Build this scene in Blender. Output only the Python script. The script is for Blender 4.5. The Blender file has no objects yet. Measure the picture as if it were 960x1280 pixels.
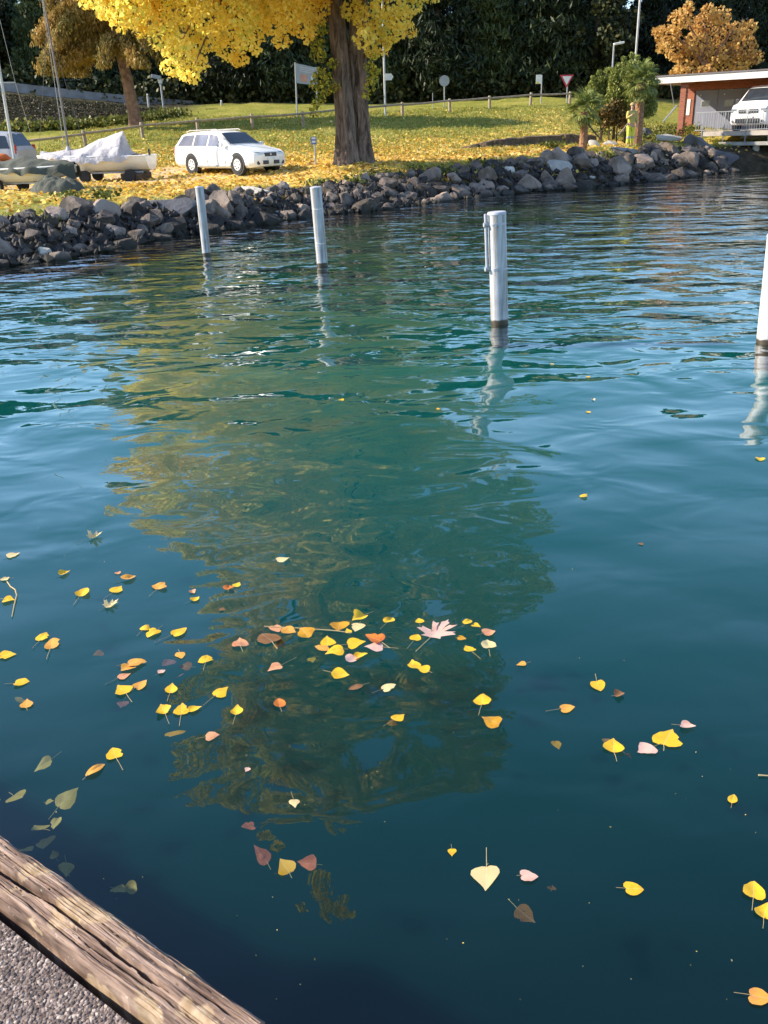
import bpy, math, random
import numpy as np
from mathutils import Vector, Matrix
R = math.radians
rng = np.random.default_rng(7)
random.seed(7)
sc = bpy.context.scene
col = sc.collection

# ------------------------------------------------------------------ camera
F, CX, CY, PITCH, ROLL, EYE = 1100.0, 480.0, 640.0, R(23.5), R(1.9), 2.2
fw = np.array([0, math.cos(PITCH), -math.sin(PITCH)])
up0 = np.array([0, math.sin(PITCH), math.cos(PITCH)])
rt0 = np.array([1.0, 0, 0])
rt = rt0 * math.cos(ROLL) - up0 * math.sin(ROLL)
up = up0 * math.cos(ROLL) + rt0 * math.sin(ROLL)
EYEP = np.array([0, 0, EYE])
cd = bpy.data.cameras.new('camera'); cam = bpy.data.objects.new('camera', cd); col.objects.link(cam)
cd.sensor_fit = 'VERTICAL'; cd.sensor_height = 24.0; cd.lens = F / 1280 * 24.0
cd.clip_start = 0.05; cd.clip_end = 3000
M = Matrix.Identity(4)
for i in range(3):
    M[i][0] = rt[i]; M[i][1] = up[i]; M[i][2] = -fw[i]; M[i][3] = EYEP[i]
cam.matrix_world = M
sc.camera = cam
# ------------------------------------------------------------------ sky, sun, exposure
SUN_EL, SUN_AZ = R(30), R(-85)       # azimuth from +Y, clockwise
SV = Vector((math.sin(SUN_AZ) * math.cos(SUN_EL), math.cos(SUN_AZ) * math.cos(SUN_EL), math.sin(SUN_EL)))
w = bpy.data.worlds.new('World'); sc.world = w; w.use_nodes = True
wn = w.node_tree.nodes; wl = w.node_tree.links
sky = wn.new('ShaderNodeTexSky'); sky.sky_type = 'NISHITA'; sky.sun_disc = False
sky.sun_elevation = SUN_EL; sky.sun_rotation = SUN_AZ; sky.air_density = 1.0; sky.dust_density = 0.2; sky.ozone_density = 3.0
wl.new(sky.outputs[0], wn['Background'].inputs[0]); wn['Background'].inputs[1].default_value = 0.15
sl = bpy.data.lights.new('sun', 'SUN'); sl.energy = 4.3; sl.angle = R(0.55); sl.color = (1, 0.89, 0.72)
so = bpy.data.objects.new('sun', sl); col.objects.link(so)
so.rotation_mode = 'QUATERNION'; so.rotation_quaternion = SV.to_track_quat('Z', 'Y'); so.location = (-30, 0, 40)
vs = sc.view_settings; vs.view_transform = 'Standard'; vs.look = 'None'; vs.gamma = 1; vs.exposure = 1.15
sc.cycles.use_denoising = True
sc.cycles.max_bounces = 8; sc.cycles.diffuse_bounces = 6; sc.cycles.glossy_bounces = 3; sc.cycles.caustics_reflective = False; sc.cycles.caustics_refractive = False; sc.cycles.transparent_max_bounces = 12
sc.cycles.sample_clamp_indirect = 6

# ------------------------------------------------------------------ pixel to place
def ray(x, y): return fw + rt * (x - CX) / F + up * (CY - y) / F
def PZ(x, y, z=0.0):
    d = ray(x, y); return EYEP + d * ((z - EYE) / d[2])
def PY(x, y, Y):
    d = ray(x, y); return EYEP + d * (Y / d[1])
def RY(x, y, Y):                       # where a thing mirrored in the lake at this pixel stands, at distance Y
    d = ray(x, y); p = EYEP + d * (Y / d[1]); return np.array([p[0], p[1], -p[2]])

# ------------------------------------------------------------------ mesh helpers
def link(o, parent=None):
    col.objects.link(o)
    if parent is not None: o.parent = parent
    return o
def tag(o, label=None, cat=None, group=None, kind=None):
    for k, v in (('label', label), ('category', cat), ('group', group), ('kind', kind)):
        if v: o[k] = v
    return o
def empty(name, loc=(0, 0, 0), rz=0.0, label=None, cat=None, group=None):
    o = bpy.data.objects.new(name, None); col.objects.link(o)
    o.location = loc; o.rotation_euler = (0, 0, rz); o.empty_display_size = 0.2
    return tag(o, label, cat, group)
def mesh_np(name, V, FC, mat=None, smooth=False, rnd=None):
    V = np.asarray(V, dtype=np.float32); FC = np.asarray(FC, dtype=np.int32)
    me = bpy.data.meshes.new(name); k = FC.shape[1]
    me.vertices.add(len(V)); me.vertices.foreach_set('co', V.ravel())
    me.loops.add(FC.size); me.loops.foreach_set('vertex_index', FC.ravel())
    me.polygons.add(len(FC)); me.polygons.foreach_set('loop_start', np.arange(len(FC), dtype=np.int32) * k)
    me.polygons.foreach_set('loop_total', np.full(len(FC), k, dtype=np.int32))
    me.polygons.foreach_set('use_smooth', np.full(len(FC), smooth, dtype=bool))
    if rnd is not None:
        a = me.attributes.new('rnd', 'FLOAT', 'FACE'); a.data.foreach_set('value', np.asarray(rnd, dtype=np.float32))
    me.update(calc_edges=True); me.validate()
    if mat: me.materials.append(mat)
    return me
def ob(name, me, parent=None, loc=None):
    o = bpy.data.objects.new(name, me); link(o, parent)
    if loc is not None: o.location = loc
    return o
class MB:
    def __init__(s): s.v = []; s.f = []
    def add(s, V, Fs):
        n = len(s.v); s.v += [tuple(float(c) for c in p) for p in V]; s.f += [tuple(i + n for i in f) for f in Fs]; return s
    def box(s, c, sz, rz=0.0, ry=0.0, rx=0.0):
        m = Matrix.Translation(c) @ Matrix.Rotation(rz, 4, 'Z') @ Matrix.Rotation(ry, 4, 'Y') @ Matrix.Rotation(rx, 4, 'X')
        V = [m @ Vector((sx * sz[0] / 2, sy * sz[1] / 2, sz_ * sz[2] / 2)) for sx in (-1, 1) for sy in (-1, 1) for sz_ in (-1, 1)]
        return s.add(V, [(0, 1, 3, 2), (4, 6, 7, 5), (0, 4, 5, 1), (2, 3, 7, 6), (0, 2, 6, 4), (1, 5, 7, 3)])
    def tube(s, pts, rad, n=8, cap=True):
        pts = [Vector(p) for p in pts]
        if not hasattr(rad, '__len__'): rad = [rad] * len(pts)
        V = []; a = None
        for i, p in enumerate(pts):
            t = (pts[min(i + 1, len(pts) - 1)] - pts[max(i - 1, 0)]).normalized()
            if a is None: a = t.orthogonal().normalized()
            a = (a - t * a.dot(t)).normalized(); b = t.cross(a)
            for k in range(n):
                q = 2 * math.pi * k / n
                V.append(p + (a * math.cos(q) + b * math.sin(q)) * rad[i])
        Fs = [(i * n + k, i * n + (k + 1) % n, (i + 1) * n + (k + 1) % n, (i + 1) * n + k) for i in range(len(pts) - 1) for k in range(n)]
        if cap:
            Fs.append(tuple(range(n - 1, -1, -1))); Fs.append(tuple((len(pts) - 1) * n + k for k in range(n)))
        return s.add(V, Fs)
    def loft(s, secs, close=True, cap=True):
        n = len(secs[0]); V = [p for q in secs for p in q]; m = n if close else n - 1
        Fs = [(i * n + k, i * n + (k + 1) % n, (i + 1) * n + (k + 1) % n, (i + 1) * n + k) for i in range(len(secs) - 1) for k in range(m)]
        if cap and close:
            Fs.append(tuple(range(n - 1, -1, -1))); Fs.append(tuple((len(secs) - 1) * n + k for k in range(n)))
        return s.add(V, Fs)
    def prism(s, poly, h, axis='z'):                    # polygon in xy given, raised by h
        n = len(poly); V = [(p[0], p[1], 0) for p in poly] + [(p[0], p[1], h) for p in poly]
        return s.add(V, [tuple(range(n - 1, -1, -1)), tuple(range(n, 2 * n))] + [(i, (i + 1) % n, n + (i + 1) % n, n + i) for i in range(n)])
    def xform(s, m): s.v = [tuple(m @ Vector(p)) for p in s.v]; return s
    def mesh(s, name, mat, smooth=False, sharp=None):
        me = bpy.data.meshes.new(name); me.from_pydata(s.v, [], s.f); me.update()
        if smooth:
            me.polygons.foreach_set('use_smooth', [True] * len(me.polygons))
            if sharp: me.set_sharp_from_angle(angle=R(sharp))
        if mat: me.materials.append(mat)
        return me
    def build(s, name, mat, parent=None, smooth=False, sharp=35, loc=None, bevel=0):
        o = ob(name, s.mesh(name, mat, smooth, sharp), parent, loc)
        if bevel:
            b = o.modifiers.new('b', 'BEVEL'); b.width = bevel; b.segments = 2; b.limit_method = 'ANGLE'
        return o
def vnoise(x, y, seed=0):                                # smooth value noise, numpy
    xi = np.floor(x).astype(np.int64); yi = np.floor(y).astype(np.int64); fx = x - xi; fy = y - yi
    def h(a, b):
        n = (a * 374761393 + b * 668265263 + seed * 974634777) & 0x7fffffff
        n = ((n ^ (n >> 13)) * 1274126177) & 0x7fffffff
        return ((n ^ (n >> 16)) & 0xffff) / 65535.0
    u = fx * fx * (3 - 2 * fx); v = fy * fy * (3 - 2 * fy)
    return (h(xi, yi) * (1 - u) + h(xi + 1, yi) * u) * (1 - v) + (h(xi, yi + 1) * (1 - u) + h(xi + 1, yi + 1) * u) * v
def fbm(x, y, seed=0, o=4):
    r = 0; a = 0.5
    for k in range(o): r = r + a * vnoise(x * 2 ** k, y * 2 ** k, seed + k); a *= .5
    return r
def sstep(a, b, x):
    t = np.clip((x - a) / (b - a), 0, 1); return t * t * (3 - 2 * t)

# ------------------------------------------------------------------ materials
def newmat(name):
    m = bpy.data.materials.new(name); m.use_nodes = True
    return m, m.node_tree.nodes, m.node_tree.links, m.node_tree.nodes['Principled BSDF']
def ramp(n, stops):
    r = n.new('ShaderNodeValToRGB'); e = r.color_ramp.elements
    while len(e) < len(stops): e.new(0.5)
    for k, (p, c) in enumerate(stops): e[k].position = p; e[k].color = (*c, 1) if len(c) == 3 else c
    return r
def mat(name, c, rough=.6, c2=None, scale=4.0, metal=0.0, bump=0.0, bscale=None, detail=4, spec=.5):
    m, n, l, b = newmat(name)
    b.inputs['Roughness'].default_value = rough; b.inputs['Metallic'].default_value = metal
    b.inputs['Specular IOR Level'].default_value = spec
    tc = n.new('ShaderNodeTexCoord')
    nz = n.new('ShaderNodeTexNoise'); nz.inputs['Scale'].default_value = scale; nz.inputs['Detail'].default_value = detail
    l.new(tc.outputs['Object'], nz.inputs['Vector'])
    c2 = c2 or tuple(x * .82 for x in c)
    r = ramp(n, [(.3, c2), (.7, c)]); l.new(nz.outputs[0], r.inputs[0]); l.new(r.outputs[0], b.inputs['Base Color'])
    if bump:
        n2 = n.new('ShaderNodeTexNoise'); n2.inputs['Scale'].default_value = bscale or scale * 3; n2.inputs['Detail'].default_value = 6
        l.new(tc.outputs['Object'], n2.inputs['Vector'])
        bp = n.new('ShaderNodeBump'); bp.inputs['Distance'].default_value = bump; l.new(n2.outputs[0], bp.inputs['Height']); l.new(bp.outputs[0], b.inputs['Normal'])
    return m
def leafmat(name, stops, trans=.35, rough=.55, vary=0.0):
    m, n, l, b = newmat(name)
    at = n.new('ShaderNodeAttribute'); at.attribute_name = 'rnd'
    r = ramp(n, stops); l.new(at.outputs['Fac'], r.inputs[0])
    if vary:                                    # each tree its own tone
        oi = n.new('ShaderNodeObjectInfo'); rv = ramp(n, [(0, (1 - vary, 1 - vary, 1 - vary)), (.6, (1, 1, 1)), (1, (1 + 2 * vary, 1 + 1.7 * vary, 1 + vary))]); l.new(oi.outputs['Random'], rv.inputs[0])
        mv = n.new('ShaderNodeMix'); mv.data_type = 'RGBA'; mv.blend_type = 'MULTIPLY'; mv.inputs[0].default_value = 1; l.new(r.outputs[0], mv.inputs[6]); l.new(rv.outputs[0], mv.inputs[7])
        r = type('o', (), {'outputs': [mv.outputs[2]]})
    l.new(r.outputs[0], b.inputs['Base Color']); b.inputs['Roughness'].default_value = rough; b.inputs['Specular IOR Level'].default_value = .25
    t = n.new('ShaderNodeBsdfTranslucent'); l.new(r.outputs[0], t.inputs[0])
    mx = n.new('ShaderNodeMixShader'); mx.inputs[0].default_value = trans
    l.new(b.outputs[0], mx.inputs[1]); l.new(t.outputs[0], mx.inputs[2]); l.new(mx.outputs[0], n['Material Output'].inputs[0])
    return m
MT = {}
MT['steel'] = mat('galvanised_steel', (.50, .50, .54), .55, (.4, .4, .45), 6, 0, .002, 30)
MT['white'] = mat('white_paint', (.8, .8, .8), .35, (.72, .72, .72), 3)
MT['carwhite'] = mat('car_paint', (.84, .83, .80), .22, (.78, .77, .75), 2)
MT['silver'] = mat('silver_paint', (.42, .42, .46), .3, (.36, .36, .4), 2)
MT['glass'] = mat('car_glass', (.035, .045, .06), .05, (.02, .025, .03), 2)
MT['sheenglass'] = mat('car_glass_painted_sheen', (.22, .23, .30), .05, (.11, .12, .17), 1.4)  # side glass: pale reflections and bright cabin put into its colour
MT['rubber'] = mat('black_rubber', (.018, .018, .02), .8)
MT['dark'] = mat('dark_plastic', (.03, .03, .035), .5)
MT['grey'] = mat('grey_paint', (.36, .37, .39), .5, (.3, .31, .33), 5)
MT['signgrey'] = mat('sign_back_grey', (.34, .36, .38), .5)
MT['rim'] = mat('alloy_rim', (.75, .75, .76), .35)
MT['lamp'] = mat('headlight_lens', (.24, .26, .30), .06, (.12, .13, .15), 20)
MT['redlens'] = mat('red_lens', (.5, .03, .02), .2)
MT['red'] = mat('red_paint', (.55, .03, .05), .5)
MT['orange'] = mat('orange_fabric', (.75, .16, .03), .7, (.55, .1, .02), 8, 0, .02)
MT['wood'] = mat('weathered_rail_wood', (.38, .30, .21), .8, (.24, .18, .13), 5, 0, .01, 30)
MT['bark'] = mat('poplar_bark', (.36, .27, .19), .95, (.10, .07, .05), 3.2, 0, .10, 6, 8)
def bark_mat(name, hi, lo):
    m, n, l, b = newmat(name); b.inputs['Roughness'].default_value = .95; b.inputs['Specular IOR Level'].default_value = .1
    tc = n.new('ShaderNodeTexCoord'); mp = n.new('ShaderNodeMapping'); mp.inputs['Scale'].default_value = (1, 1, .22); l.new(tc.outputs['Object'], mp.inputs['Vector'])
    nz = n.new('ShaderNodeTexNoise'); nz.inputs['Scale'].default_value = 7; nz.inputs['Detail'].default_value = 7; nz.inputs['Roughness'].default_value = .65; nz.inputs['Distortion'].default_value = .6; l.new(mp.outputs[0], nz.inputs['Vector'])
    r = ramp(n, [(.36, lo), (.5, tuple((a + c) / 2 for a, c in zip(hi, lo))), (.66, hi)]); l.new(nz.outputs[0], r.inputs[0]); l.new(r.outputs[0], b.inputs['Base Color'])
    bp = n.new('ShaderNodeBump'); bp.inputs['Distance'].default_value = .22; l.new(nz.outputs[0], bp.inputs['Height']); l.new(bp.outputs[0], b.inputs['Normal']); return m
MT['bark'] = bark_mat('poplar_bark_fissured', (.36, .26, .20), (.07, .05, .04))
MT['larchbark'] = mat('larch_bark', (.36, .20, .13), .95, (.15, .08, .05), 5, 0, .06, 9)
MT['darkbark'] = mat('dark_bark', (.10, .07, .05), .95, (.05, .035, .025), 6, 0, .04)
MT['palmbark'] = mat('palm_bark', (.38, .20, .10), .95, (.18, .09, .05), 9, 0, .05, 18)
MT['tarp'] = mat('white_grey_tarp', (.56, .53, .55), .7, (.34, .33, .37), 1.8, 0, .06, 5)
MT['greentarp'] = mat('grey_green_tarp', (.075, .082, .065), .85, (.045, .052, .042), 2, 0, .03, 5)
MT['hull'] = mat('hull_gelcoat', (.78, .77, .74), .25, (.68, .66, .62), 2)
MT['alu'] = mat('anodised_mast', (.55, .54, .52), .35, (.42, .41, .4), 3)
MT['darkmast'] = mat('dark_mast', (.16, .15, .15), .4)
MT['plate'] = mat('white_sign_face', (.78, .78, .74), .5)
MT['yellowsign'] = mat('yellow_sign_face', (.8, .66, .12), .5)
MT['bluesign'] = mat('blue_sign_face', (.12, .18, .42), .5)
MT['concrete'] = mat('concrete', (.42, .40, .37), .9, (.3, .28, .26), 3, 0, .01, 30)
MT['asphalt'] = mat('asphalt', (.10, .10, .11), .9, (.07, .07, .075), 2, 0, .004, 60)
MT['deckwood'] = mat('deck_timber', (.52, .45, .40), .8, (.38, .32, .28), 4, 0, .004, 30)
MT['door'] = mat('blue_grey_door', (.20, .21, .28), .6, (.165, .175, .24), 1.2)
MT['roof'] = mat('roof_sheet', (.16, .14, .15), .7, (.11, .1, .1), 2)
MT['fascia'] = mat('white_fascia', (.74, .72, .70), .6, (.62, .58, .55), 1.3)
MT['soffit'] = mat('orange_wood_soffit', (.52, .23, .09), .7, (.4, .16, .06), 5)
MT['housewood'] = mat('brown_house_wood', (.16, .07, .04), .8, (.1, .045, .03), 4)
MT['soil'] = mat('dark_soil', (.16, .11, .065), .95, (.06, .042, .028), 4, 0, .08, 8)
MT['hivis'] = mat('bright_yellow_cloth', (.64, .70, .09), .7, (.52, .58, .07), 6)
MT['tan'] = mat('tan_cloth', (.48, .33, .16), .8, (.36, .24, .12), 9)
MT['skin'] = mat('skin', (.55, .33, .24), .6)
MT['hair'] = mat('dark_hair', (.06, .04, .03), .7)
MT['stonepale'] = mat('pale_stone', (.52, .46, .38), .9, (.36, .31, .26), 3, 0, .03, 14)
def rockmat(name, hi, lo, moss):
    m, n, l, b = newmat(name); b.inputs['Roughness'].default_value = .85
    tc = n.new('ShaderNodeTexCoord'); oi = n.new('ShaderNodeObjectInfo')
    av = n.new('ShaderNodeVectorMath'); av.operation = 'ADD'; l.new(tc.outputs['Object'], av.inputs[0])
    sv = n.new('ShaderNodeVectorMath'); sv.operation = 'SCALE'; sv.inputs['Scale'].default_value = 40
    cb = n.new('ShaderNodeCombineXYZ'); l.new(oi.outputs['Random'], cb.inputs[0]); l.new(oi.outputs['Random'], cb.inputs[1])
    l.new(cb.outputs[0], sv.inputs[0]); l.new(sv.outputs[0], av.inputs[1])
    nz = n.new('ShaderNodeTexNoise'); nz.inputs['Scale'].default_value = 2.2; nz.inputs['Detail'].default_value = 9; nz.inputs['Roughness'].default_value = .7
    l.new(av.outputs[0], nz.inputs['Vector'])
    ml = n.new('ShaderNodeMath'); ml.operation = 'MULTIPLY_ADD'; ml.inputs[1].default_value = .5; ml.inputs[2].default_value = -.28
    l.new(oi.outputs['Random'], ml.inputs[0])
    ad = n.new('ShaderNodeMath'); l.new(nz.outputs[0], ad.inputs[0]); l.new(ml.outputs[0], ad.inputs[1])
    r = ramp(n, [(.28, lo), (.5, tuple((a + c) / 2 for a, c in zip(hi, lo))), (.72, hi)]); l.new(ad.outputs[0], r.inputs[0])
    n2 = n.new('ShaderNodeTexNoise'); n2.inputs['Scale'].default_value = 1.3; n2.inputs['Detail'].default_value = 5; l.new(av.outputs[0], n2.inputs['Vector'])
    r2 = ramp(n, [(.54, (0, 0, 0)), (.66, (.6, .6, .6))]); l.new(n2.outputs[0], r2.inputs[0])
    mx = n.new('ShaderNodeMix'); mx.data_type = 'RGBA'; l.new(r2.outputs[0], mx.inputs[0]); l.new(r.outputs[0], mx.inputs[6]); mx.inputs[7].default_value = (*moss, 1)
    # wet, algae-dark band just over the lake
    ge = n.new('ShaderNodeNewGeometry'); sx = n.new('ShaderNodeSeparateXYZ'); l.new(ge.outputs['Position'], sx.inputs[0])
    r3 = ramp(n, [(.02, (1, 1, 1)), (.16, (0, 0, 0))]); l.new(sx.outputs[2], r3.inputs[0])
    m2 = n.new('ShaderNodeMix'); m2.data_type = 'RGBA'; l.new(r3.outputs[0], m2.inputs[0]); l.new(mx.outputs[2], m2.inputs[6]); m2.inputs[7].default_value = (.022, .02, .014, 1)
    l.new(m2.outputs[2], b.inputs['Base Color'])
    bp = n.new('ShaderNodeBump'); bp.inputs['Distance'].default_value = .07; l.new(nz.outputs[0], bp.inputs['Height']); l.new(bp.outputs[0], b.inputs['Normal'])
    return m
MT['rock'] = rockmat('dark_rip_rap', (.31, .235, .19), (.030, .024, .022), (.07, .05, .02))
MT['rockpale'] = rockmat('pale_limestone', (.62, .57, .50), (.30, .27, .25), (.35, .3, .2))
MT['rockblue'] = rockmat('blue_grey_boulder', (.15, .145, .155), (.06, .058, .064), (.08, .07, .04))
YEL = [(0, (.42, .24, .05)), (.2, (.76, .50, .07)), (.5, (.90, .70, .13)), (.85, (.90, .78, .20)), (1, (.60, .64, .12))]
MT['poplar'] = leafmat('poplar_leaves', YEL, .6)
MT['shoots'] = leafmat('trunk_shoot_leaves', [(0, (.10, .13, .03)), (.45, (.26, .28, .04)), (.75, (.55, .48, .05)), (1, (.72, .5, .06))], .35)
MT['larch'] = leafmat('larch_needles', [(0, (.16, .14, .04)), (.5, (.40, .28, .08)), (1, (.60, .38, .12))], .25)
MT['orangeleaf'] = leafmat('orange_leaves', [(0, (.38, .18, .06)), (.5, (.66, .40, .12)), (1, (.80, .56, .20))], .45)
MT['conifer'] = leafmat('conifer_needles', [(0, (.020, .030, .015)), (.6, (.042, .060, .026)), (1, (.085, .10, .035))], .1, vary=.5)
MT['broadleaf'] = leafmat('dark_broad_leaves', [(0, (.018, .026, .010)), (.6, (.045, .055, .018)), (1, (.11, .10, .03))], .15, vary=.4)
MT['yew'] = leafmat('yew_needles', [(0, (.08, .10, .025)), (.5, (.23, .26, .06)), (1, (.40, .42, .12))], .2)
MT['ivyleaf'] = leafmat('bank_ivy_leaves', [(0, (.03, .025, .014)), (.6, (.065, .055, .028)), (1, (.12, .095, .045))], .1)
MT['brownbush'] = leafmat('brown_bush_leaves', [(0, (.06, .05, .02)), (.6, (.17, .12, .04)), (1, (.3, .2, .06))], .2)
MT['palm'] = leafmat('palm_fronds', [(0, (.07, .10, .025)), (.6, (.18, .22, .05)), (1, (.36, .36, .11))], .3)
MT['grassblade'] = leafmat('grass_blades', [(0, (.16, .19, .03)), (.6, (.30, .31, .06)), (1, (.44, .38, .11))], .3)
MT['litter'] = leafmat('leaf_litter', [(0, (.36, .18, .04)), (.4, (.66, .42, .07)), (.8, (.84, .64, .13)), (1, (.78, .62, .32))], .3)
MT['weed'] = leafmat('bank_weeds', [(0, (.05, .07, .015)), (.6, (.14, .16, .03)), (1, (.3, .26, .06))], .25)

# ------------------------------------------------------------------ terrain
W_PX = [(-420, 470), (-150, 365), (0, 331), (60, 327), (130, 312), (200, 298), (300, 284), (400, 268), (480, 262), (560, 250), (650, 241), (720, 236), (800, 229), (880, 219), (935, 212), (1010, 208), (1150, 203), (1400, 190)]
V_PX = [(x, y, float(np.interp(x, [-420, 0, 300, 480, 650, 800, 935], [.5, .5, .5, .55, .62, .8, 1.0]))) for x, y in W_PX]
PXS = np.array([p[0] for p in W_PX], float)
WL = np.array([PZ(x, y, 0.0) for x, y in W_PX]); VL = np.array([PZ(x, y, z) for x, y, z in V_PX])
for i in range(len(WL)):                # the stone slope rises square to the shore
    d = WL[min(i + 1, len(WL) - 1), :2] - WL[max(i - 1, 0), :2]; d = d / np.hypot(*d)
    VL[i, :2] = WL[i, :2] + np.array([-d[1], d[0]]) * np.interp(W_PX[i][0], [0, 300, 480, 720, 900], [1.7, 1.8, 2.1, 2.3, 2.2])
def at_px(A, px): return np.array([np.interp(px, PXS, A[:, k]) for k in range(3)])
def poly_dist(P, A):                    # signed distance of points to polyline A in plan (+ on the land side)
    best = np.full(len(P), 1e9); sg = np.zeros(len(P)); tt = np.zeros(len(P))
    for i in range(len(A) - 1):
        a = A[i, :2]; b = A[i + 1, :2]; d = b - a
        t = np.clip(((P - a) @ d) / (d @ d), 0, 1); q = P - (a + t[:, None] * d); D = np.hypot(q[:, 0], q[:, 1])
        cr = d[0] * q[:, 1] - d[1] * q[:, 0]; m = D < best
        best[m] = D[m]; sg[m] = np.sign(cr[m]); tt[m] = i + t[m]
    return best * sg, tt
CT = [tuple(v) for v in VL[2:16]]
for x, y, z in [(234, 221, .8), (298, 219, .82), (357, 217, .86), (440, 205, 1.05), (390, 210, .95), (330, 228, .72), (470, 213, .88), (200, 231, .72), (100, 230, .72), (0, 242, .7), (40, 218, .8), (560, 203, 1.0), (640, 193, 1.15), (727, 180, 1.35), (850, 166, 1.55)]:
    CT.append(tuple(PZ(x, y, z)))
FENCE_PX = [(-40, 193, 43.5), (32, 187, 44.3), (107, 181, 45.2), (179, 174, 46.6), (248, 168, 48.2), (316, 162, 50), (379, 157, 52), (442, 150, 54), (503, 143, 56), (562, 140, 58), (612, 136, 59.5), (663, 132, 61), (712, 128, 62.3)]
for x, y, Y in FENCE_PX: CT.append(tuple(PY(x, y, Y)))
for x, y, Y in [(215, 192, 42.5), (330, 190, 43), (120, 197, 42), (390, 182, 44.5), (520, 172, 46), (620, 160, 50), (700, 152, 52), (165, 158, 54), (250, 132, 66), (330, 131, 66), (420, 133, 66), (200, 146, 62),
                (0, 168, 53), (80, 163, 55), (0, 118, 66), (100, 124, 66.5), (180, 133, 67), (-100, 110, 66), (-100, 172, 52), (560, 128, 67), (700, 116, 70), (800, 120, 68), (760, 148, 54), (850, 118, 72), (960, 118, 74), (1100, 116, 74)]:
    CT.append(tuple(PY(x, y, Y)))
for px in (840, 890, 940, 1000, 1100):
    CT.append(tuple(PY(px, 0, 56)[:2]) + (1.62,)); CT.append(tuple(PY(px, 0, 50)[:2]) + (1.6,)); CT.append(tuple(PY(px, 0, 62)[:2]) + (2.2,))
CT = np.array(CT)
def _tps(r): return np.where(r > 1e-9, r * r * np.log(np.maximum(r, 1e-9)), 0)
n_ = len(CT); S_ = 0.1; C_ = CT[:, :2] * S_
K_ = _tps(np.linalg.norm(C_[:, None] - C_[None], axis=2)) + np.eye(n_) * .15
P_ = np.hstack([np.ones((n_, 1)), C_]); A_ = np.block([[K_, P_], [P_.T, np.zeros((3, 3))]])
SOL = np.linalg.solve(A_, np.concatenate([CT[:, 2], np.zeros(3)]))
def top_z(x, y):
    q = np.stack([x, y], 1) * S_; r = np.linalg.norm(q[:, None] - C_[None], axis=2)
    z = _tps(r) @ SOL[:n_] + SOL[n_] + q @ SOL[n_ + 1:]
    return np.clip(z, .55, 9)
def hills(x, y):
    b = sstep(66, 84, y) * (4.6 + (y - 70) * .11)
    mt = sstep(-40, -130, x) * sstep(70, 80, y + (x + 45) * .06) * sstep(135, 100, y) * 95  # steep ridge out of view, added to cast shade on the wood
    return b, mt
def Zs(x, y):
    x = np.atleast_1d(np.asarray(x, float)); y = np.atleast_1d(np.asarray(y, float))
    inside = np.stack([np.clip(x, -48, 50), np.clip(y, 12, 76)], 1)
    t = top_z(inside[:, 0], inside[:, 1])
    b, mt = hills(x, y); k = sstep(66, 80, y)
    t = t * (1 - k) + np.maximum(b, 3.2) * k + mt
    d, tt = poly_dist(np.stack([x, y], 1), WL)
    wd = np.interp(tt, np.arange(len(WL)), np.hypot(*(VL - WL)[:, :2].T))
    f = np.clip((d + .1) / (wd * .92), 0, 1)
    z = np.where(d > -.1, -.25 + (t + .25) * np.sin(f * math.pi / 2) ** 1.0, np.maximum(-.25 + (d + .1) * .45, -4))
    bump = (fbm(x * .5, y * .5, 3) - .47) * .25 + (fbm(x * 2.3, y * 2.3, 9, 3) - .44) * .10
    return z + np.where(d > 1.5, bump, bump * .4)
def Z(x, y): return float(Zs([x], [y])[0])

def axis(lo, a, b, hi, fine, nlo, nhi):
    L = a - np.cumsum(fine * 1.22 ** np.arange(1, nlo)); H_ = b + np.cumsum(fine * 1.22 ** np.arange(1, nhi))
    return np.concatenate([[lo], L[L > lo][::-1], np.arange(a, b, fine), H_[H_ < hi], [hi]])
gx = axis(-420, -26, 34, 420, .34, 40, 40); gy = axis(-120, 14, 70, 700, .34, 40, 40)
GX, GY = np.meshgrid(gx, gy); gxy = np.stack([GX.ravel(), GY.ravel()], 1)
gz = np.concatenate([Zs(c[:, 0], c[:, 1]) for c in np.array_split(gxy, 24)])
nx, ny = len(gx), len(gy); ii = (np.arange(ny - 1)[:, None] * nx + np.arange(nx - 1)[None]).ravel()
gme = mesh_np('ground', np.column_stack([gxy, gz]), np.stack([ii, ii + 1, ii + nx + 1, ii + nx], 1), None, True)
gd, gt = poly_dist(gxy, WL)
TREE = PZ(440, 205, 1.05); TREE[2] = Z(TREE[0], TREE[1])
CAR = (PZ(234, 221, .8) + PZ(298, 219, .82)) / 2
wdv = np.interp(gt, np.arange(len(WL)), np.hypot(*(VL - WL)[:, :2].T))
soilv = 1 - sstep(-.25, .15, gd - wdv)
soilv = np.maximum(soilv, sstep(66, 69, gxy[:, 1]))
gravm = sstep(4.2, 2.4, np.abs(gxy[:, 1] - (CAR[1] + .5 + .10 * (gxy[:, 0] - CAR[0])))) * sstep(2.5, .5, gxy[:, 0] + 3)
dtree = np.hypot((gxy[:, 0] - TREE[0]) / 1.5, gxy[:, 1] - TREE[1])
leafv = np.clip(1.2 - dtree / 13, 0, 1) * (1 - .35 * gravm) * (1 - sstep(50, 56, gxy[:, 1])) + .48 * sstep(2, 10, gxy[:, 0]) * (1 - sstep(54, 60, gxy[:, 1]))
gravv = sstep(5.2, 3.4, np.abs(gxy[:, 1] - (CAR[1] + .5 + .10 * (gxy[:, 0] - CAR[0])))) * sstep(2.5, .5, gxy[:, 0] + 3) * .95
bankv = sstep(55, 57.5, gxy[:, 1]) * sstep(-13, -16.5, gxy[:, 0] + (gxy[:, 1] - 58) * -.35)
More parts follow.
